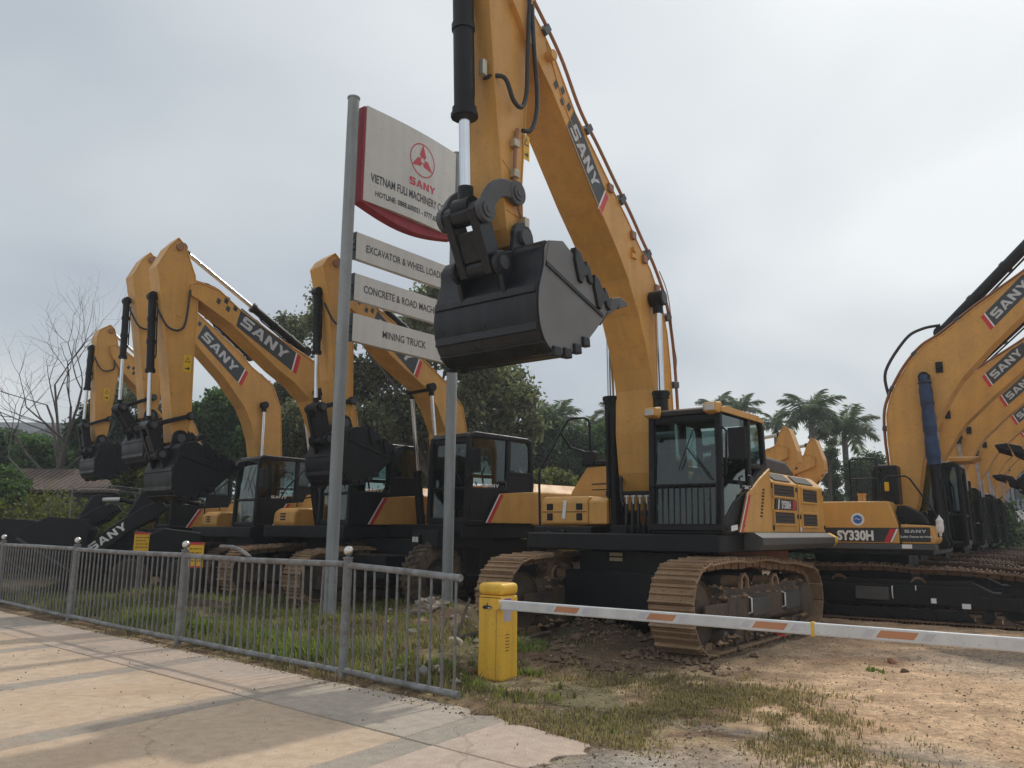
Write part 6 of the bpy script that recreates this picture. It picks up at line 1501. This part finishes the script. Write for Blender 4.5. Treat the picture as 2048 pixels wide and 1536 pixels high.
def d_dry(x, y):
    if in_poly(x,y,APRON) or fence_s(x,y) < -.3: return 0
    n = fbm(x,y,1.1)+.4*fbm(x,y,4)
    a = sm(2.1,.5,math.hypot((x-1.35)/1.15,(y-7.3)/1.1))*sm(-.45,.45,n)
    b = (.30*sm(-.2,.5,n) if fence_s(x,y) > .1 and x < -.5 else .08*sm(.0,.5,n)) if y < 13 and x < 1.2 else 0
    e = .4 if (edge_d(x,y,APRON) < .3 and x > -.2) else 0
    return max(a,b,e)
blades('dry_grass', 'short dry grass on the soil right of the barrier cabinet', 34000, (-9,4,5.6,13), d_dry, lambda x,y: .042 if x > -.6 else .11, GR2, 62, .004)

def stone_mesh(rng, s, flat=.7):
    bm = bmesh.new(); bmesh.ops.create_icosphere(bm, subdivisions=2, radius=1)
    o = Vector((rng.uniform(0,50),)*3)
    for v in bm.verts: 
        k = 1+.45*noise.noise(v.co*1.1+o)+.15*noise.noise(v.co*3+o); v.co = Vector((v.co.x*s*k, v.co.y*s*k*.8, v.co.z*s*k*flat))
    me = bpy.data.meshes.new('stone'); bm.to_mesh(me); bm.free(); return me
ST1 = mat('pale_rubble', (.42,.37,.31), .85, var=.25, scale=6, bump=.4, bscale=12, dirt=(.2,.14,.09), dirt_amt=.7)
ST2 = mat('brick_rubble', (.30,.15,.09), .85, var=.3, scale=6, bump=.4); ST3 = mat('soil_clod', (.15,.10,.066), .95, var=.3, scale=8, bump=.7, bscale=10); ST4 = mat('grey_rubble', (.22,.21,.20), .85, var=.2, bump=.4, dirt=(.15,.11,.08), dirt_amt=.5)
rng = random.Random(77)
RK = [((905,1303),.22,ST1,'largest pale rubble stone left of the barrier cabinet'),((825,1272),.14,ST1,'upright pale rubble stone behind the last fence panel'),((785,1256),.15,ST1,'orange tinted pale rubble stone behind the last fence post'),((845,1370),.14,ST4,'grey rubble block behind the foot of the last fence panel'),((872,1362),.13,ST1,'pale block beside the grey rubble block at the last fence panel'),((775,1338),.11,ST2,'small reddish brick piece at the bottom of the last fence panel'),((800,1345),.10,ST1,'pale chip beside the reddish brick piece'),((735,1300),.10,ST1,'small pale stone just right of the last ball topped post'),((940,1352),.13,ST3,'dark soil clod touching the left of the barrier cabinet'),((1075,1308),.09,ST1,'white rubble chip in the grass right of the barrier cabinet'),((725,1240),.12,ST4,'grey stone at the foot of the near sign post'),((690,1235),.12,ST3,'dark clod at the foot of the near sign post'),((610,1240),.16,ST3,'brown clod in the weeds left of the near sign post'),((620,1195),.14,ST4,'grey lump in the weeds left of the near sign post'),((1185,1235),.28,ST3,'largest dark soil lump under the front of the largest machine'),((1230,1262),.20,ST3,'dark soil lump right of the largest soil lump'),((1150,1290),.16,ST3,'dark soil lump in front of the largest soil lump'),((1215,1345),.12,ST3,'low soil lump on the verge before the track'),((1785,1325),.10,ST2,'reddish soil clod on the sandy drive'),((1810,1345),.08,ST3,'dark clod beside the reddish clod on the sandy drive')]
for (p, s, m_, lab) in RK:
    d = RT*((p[0]-1024)/F_PX)-UP*((p[1]-768)/F_PX)+_fw; w = Vector((0,0,EYE))+d*(-EYE/d.z)
    me = stone_mesh(rng, s*.62, rng.uniform(.55,.8)); me.materials.append(m_)
    o = link('rubble_stone', me); o.location = (w.x, w.y, gz(w.x,w.y)+s*.16); o.rotation_euler = (rng.uniform(-.3,.3),rng.uniform(-.3,.3),rng.uniform(0,6))
    tag(o, lab, 'clod' if m_ is ST3 else 'stone', 'loose stones and clods on the verge')
# pale crumpled sheets by the far sign post
for (p, s, lab) in (((858,1218),.21,'large crumpled pale sheet heaped at the foot of the far sign post'),((884,1232),.13,'smaller crumpled pale sheet in front of the heap at the far sign post')):
    d = RT*((p[0]-1024)/F_PX)-UP*((p[1]-768)/F_PX)+_fw; w = at(p[0],p[1],13.6)
    bm = bmesh.new(); bmesh.ops.create_icosphere(bm, subdivisions=4, radius=1)
    for v in bm.verts:
        k = 1+.5*noise.noise(v.co*1.7+Vector((s*90,0,0)))+.35*noise.noise(v.co*4)+.2*noise.noise(v.co*8); v.co = Vector((v.co.x*s*k*1.1, v.co.y*s*k*.7, v.co.z*s*k*.75))
    me = bpy.data.meshes.new('crumpled_sheet'); bm.to_mesh(me); bm.free(); me.materials.append(mat('dirty_sheet',(.36,.30,.25),.8,var=.25,scale=5,dirt=(.25,.18,.12),dirt_amt=.6))
    o = link('crumpled_sheet', me); o.location = (w.x,w.y,gz(w.x,w.y)+s*.45); tag(o, lab, 'sheet')
# broken timber near the cabinet
for (p, q_, r_, lab) in (((905,1275),(1010,1262),.035,'weathered timber lying behind the barrier cabinet'),((915,1212),(940,1180),.02,'short stick poking up beside the far sign post'),((1050,1275),(1100,1283),.03,'broken timber end right of the barrier cabinet')):
    a, b = at(*p, 11.0), at(*q_, 11.4); a.z = gz(a.x,a.y)+.05; b.z = gz(b.x,b.y)+(.12 if 'poking' not in lab else .5)
    q = MB(); q.tube([a, a.lerp(b,.5)+Vector((0,0,.02)), b], r_, 7); o = q.build('timber', BARK, None); tag(o, lab, 'timber')
# scraps on the drive
def scrap(name, p, pts, r, m_, lab, cat):
    d = RT*((p[0]-1024)/F_PX)-UP*((p[1]-768)/F_PX)+_fw; w = Vector((0,0,EYE))+d*(-EYE/d.z); w.z = gz(w.x,w.y)+.03
    q = MB(); q.tube([w+Vector(k) for k in pts], r, 7); o = q.build(name, m_, None); tag(o, lab, cat)
scrap('red_strap', (1555,1282), [(-.15,0,.04),(-.05,.02,.1),(.02,0,.03),(.12,.02,.02),(.05,.1,.05)], .018, RED, 'scrap of red strap on the sand beside the large track', 'strap')
scrap('rubber_scrap', (1682,1277), [(-.2,0,.02),(-.05,.05,.09),(.1,0,.05),(.2,.08,.03)], .04, HOSE, 'black rubber scrap on the sand under the white boom', 'scrap')
# leaf litter and gravel, too many to count
def pebbles(name, label, n, area, test, smin, smax, m_, seed, zoff=0.0):
    rng = random.Random(seed); V, Fc = [], []; c = 0
    while c < n:
        x, y = rng.uniform(area[0],area[1]), rng.uniform(area[2],area[3])
        if rng.random() > test(x,y): c += .05; continue
        c += 1; s = rng.uniform(smin,smax)*rng.uniform(.4,1); z = (gz(x,y) if zoff==0 else zoff)+s*.3; a = rng.uniform(0,6.28); o = len(V); ca, sa = math.cos(a), math.sin(a)
        for (i,j,k) in ((1,0,0),(0,.7,0),(-1,.1,0),(0,-.8,0),(.1,0,.7),(0,.1,-.6)):
            i*=s*rng.uniform(.7,1.3); j*=s*rng.uniform(.7,1.3); V.append((x+ca*i-sa*j, y+sa*i+ca*j, z+k*s))
        Fc += [(o,o+1,o+4),(o+1,o+2,o+4),(o+2,o+3,o+4),(o+3,o,o+4),(o+1,o,o+5),(o+2,o+1,o+5),(o+3,o+2,o+5),(o,o+3,o+5)]
    me = bpy.data.meshes.new(name); me.from_pydata(V,[],Fc); me.materials.append(m_); me.update(); o = link(name, me); o['kind']='stuff'; tag(o, label, name.replace('_',' '))
GRV = mat('gravel_stone', (.42,.35,.27), .9, var=.1, island=.5); LIT = mat('leaf_litter', (.085,.06,.04), .9, var=.2, island=.6)
off = lambda x,y: 0 if in_poly(x,y,APRON) else 1
pebbles('gravel', 'loose gravel and small stones on the sandy drive and verge', 3500, (-2,6.5,5.2,12.5), lambda x,y: off(x,y)*(1 if math.hypot(x-1.1,y-5.8)<1.1 else .35), .004, .018, GRV, 80)
pebbles('soil_crumbs', 'dark crumbs of soil on the verge', 3800, (-3,6,5.6,13), lambda x,y: off(x,y)*(.9 if 0<x<2.4 and y<12 and x-.42*(y-6.4)<1.6 else .1), .004, .018, ST3, 81)
pebbles('rubble_bits', 'small broken rubble strewn through the weeds round the sign posts', 420, (-3.4,.1,8.3,15.5), lambda x,y: (1 if fence_s(x,y) > .1 and x < -.2 else 0)*sm(-.2,.4,fbm(x,y,1.6)), .015, .07, ST1, 84)
pebbles('soil_clods', 'broken soil clods in front of the large machine', 900, (-.2,3.0,8.8,12.6), lambda x,y: sm(-.1,.4,fbm(x,y,1.7))*sm(1.7,.5,math.hypot(x-1.2,y-10.6)/1.3), .015, .085, ST3, 85)
pebbles('drive_flecks', 'dark flecks of earth and twigs scattered over the sandy drive', 2600, (.8,7,5.0,12.5), lambda x,y: off(x,y)*(.35+.65*sm(-.1,.4,fbm(x,y,1.1))), .004, .013, LIT, 86)
pebbles('leaf_litter', 'fallen leaves and crumbs on the concrete', 150, (-6,.3,4.8,11), lambda x,y: 1-off(x,y), .005, .014, LIT, 82, .002)
pebbles('edge_litter', 'dry leaves gathered along the foot of the fence', 2600, (-9,0,7,15), lambda x,y: 1 if -.32 < fence_s(x,y) < -.02+.1*fbm(x,y,2) and x > -9 else 0, .004, .015, LIT, 83, .001)

# the day's light haze: even, pale air round everything
hz = MB().box(-1500,1500,-1500,1500,-1.2,11.5).build('haze', MATS['white_print'], None)
hm = bpy.data.materials.new('haze_air'); hm.use_nodes = True; hn = hm.node_tree.nodes
hn.remove(hn['Principled BSDF']); hv = hn.new('ShaderNodeVolumePrincipled'); hv.inputs['Color'].default_value = (.90,.94,1,1); hv.inputs['Density'].default_value = .0014; hv.inputs['Anisotropy'].default_value = .3
hm.node_tree.links.new(hv.outputs[0], hn['Material Output'].inputs['Volume'])
hz.data.materials.clear(); hz.data.materials.append(hm); hz['kind'] = 'stuff'; tag(hz, 'thin pale haze in the air over the whole yard', 'haze')
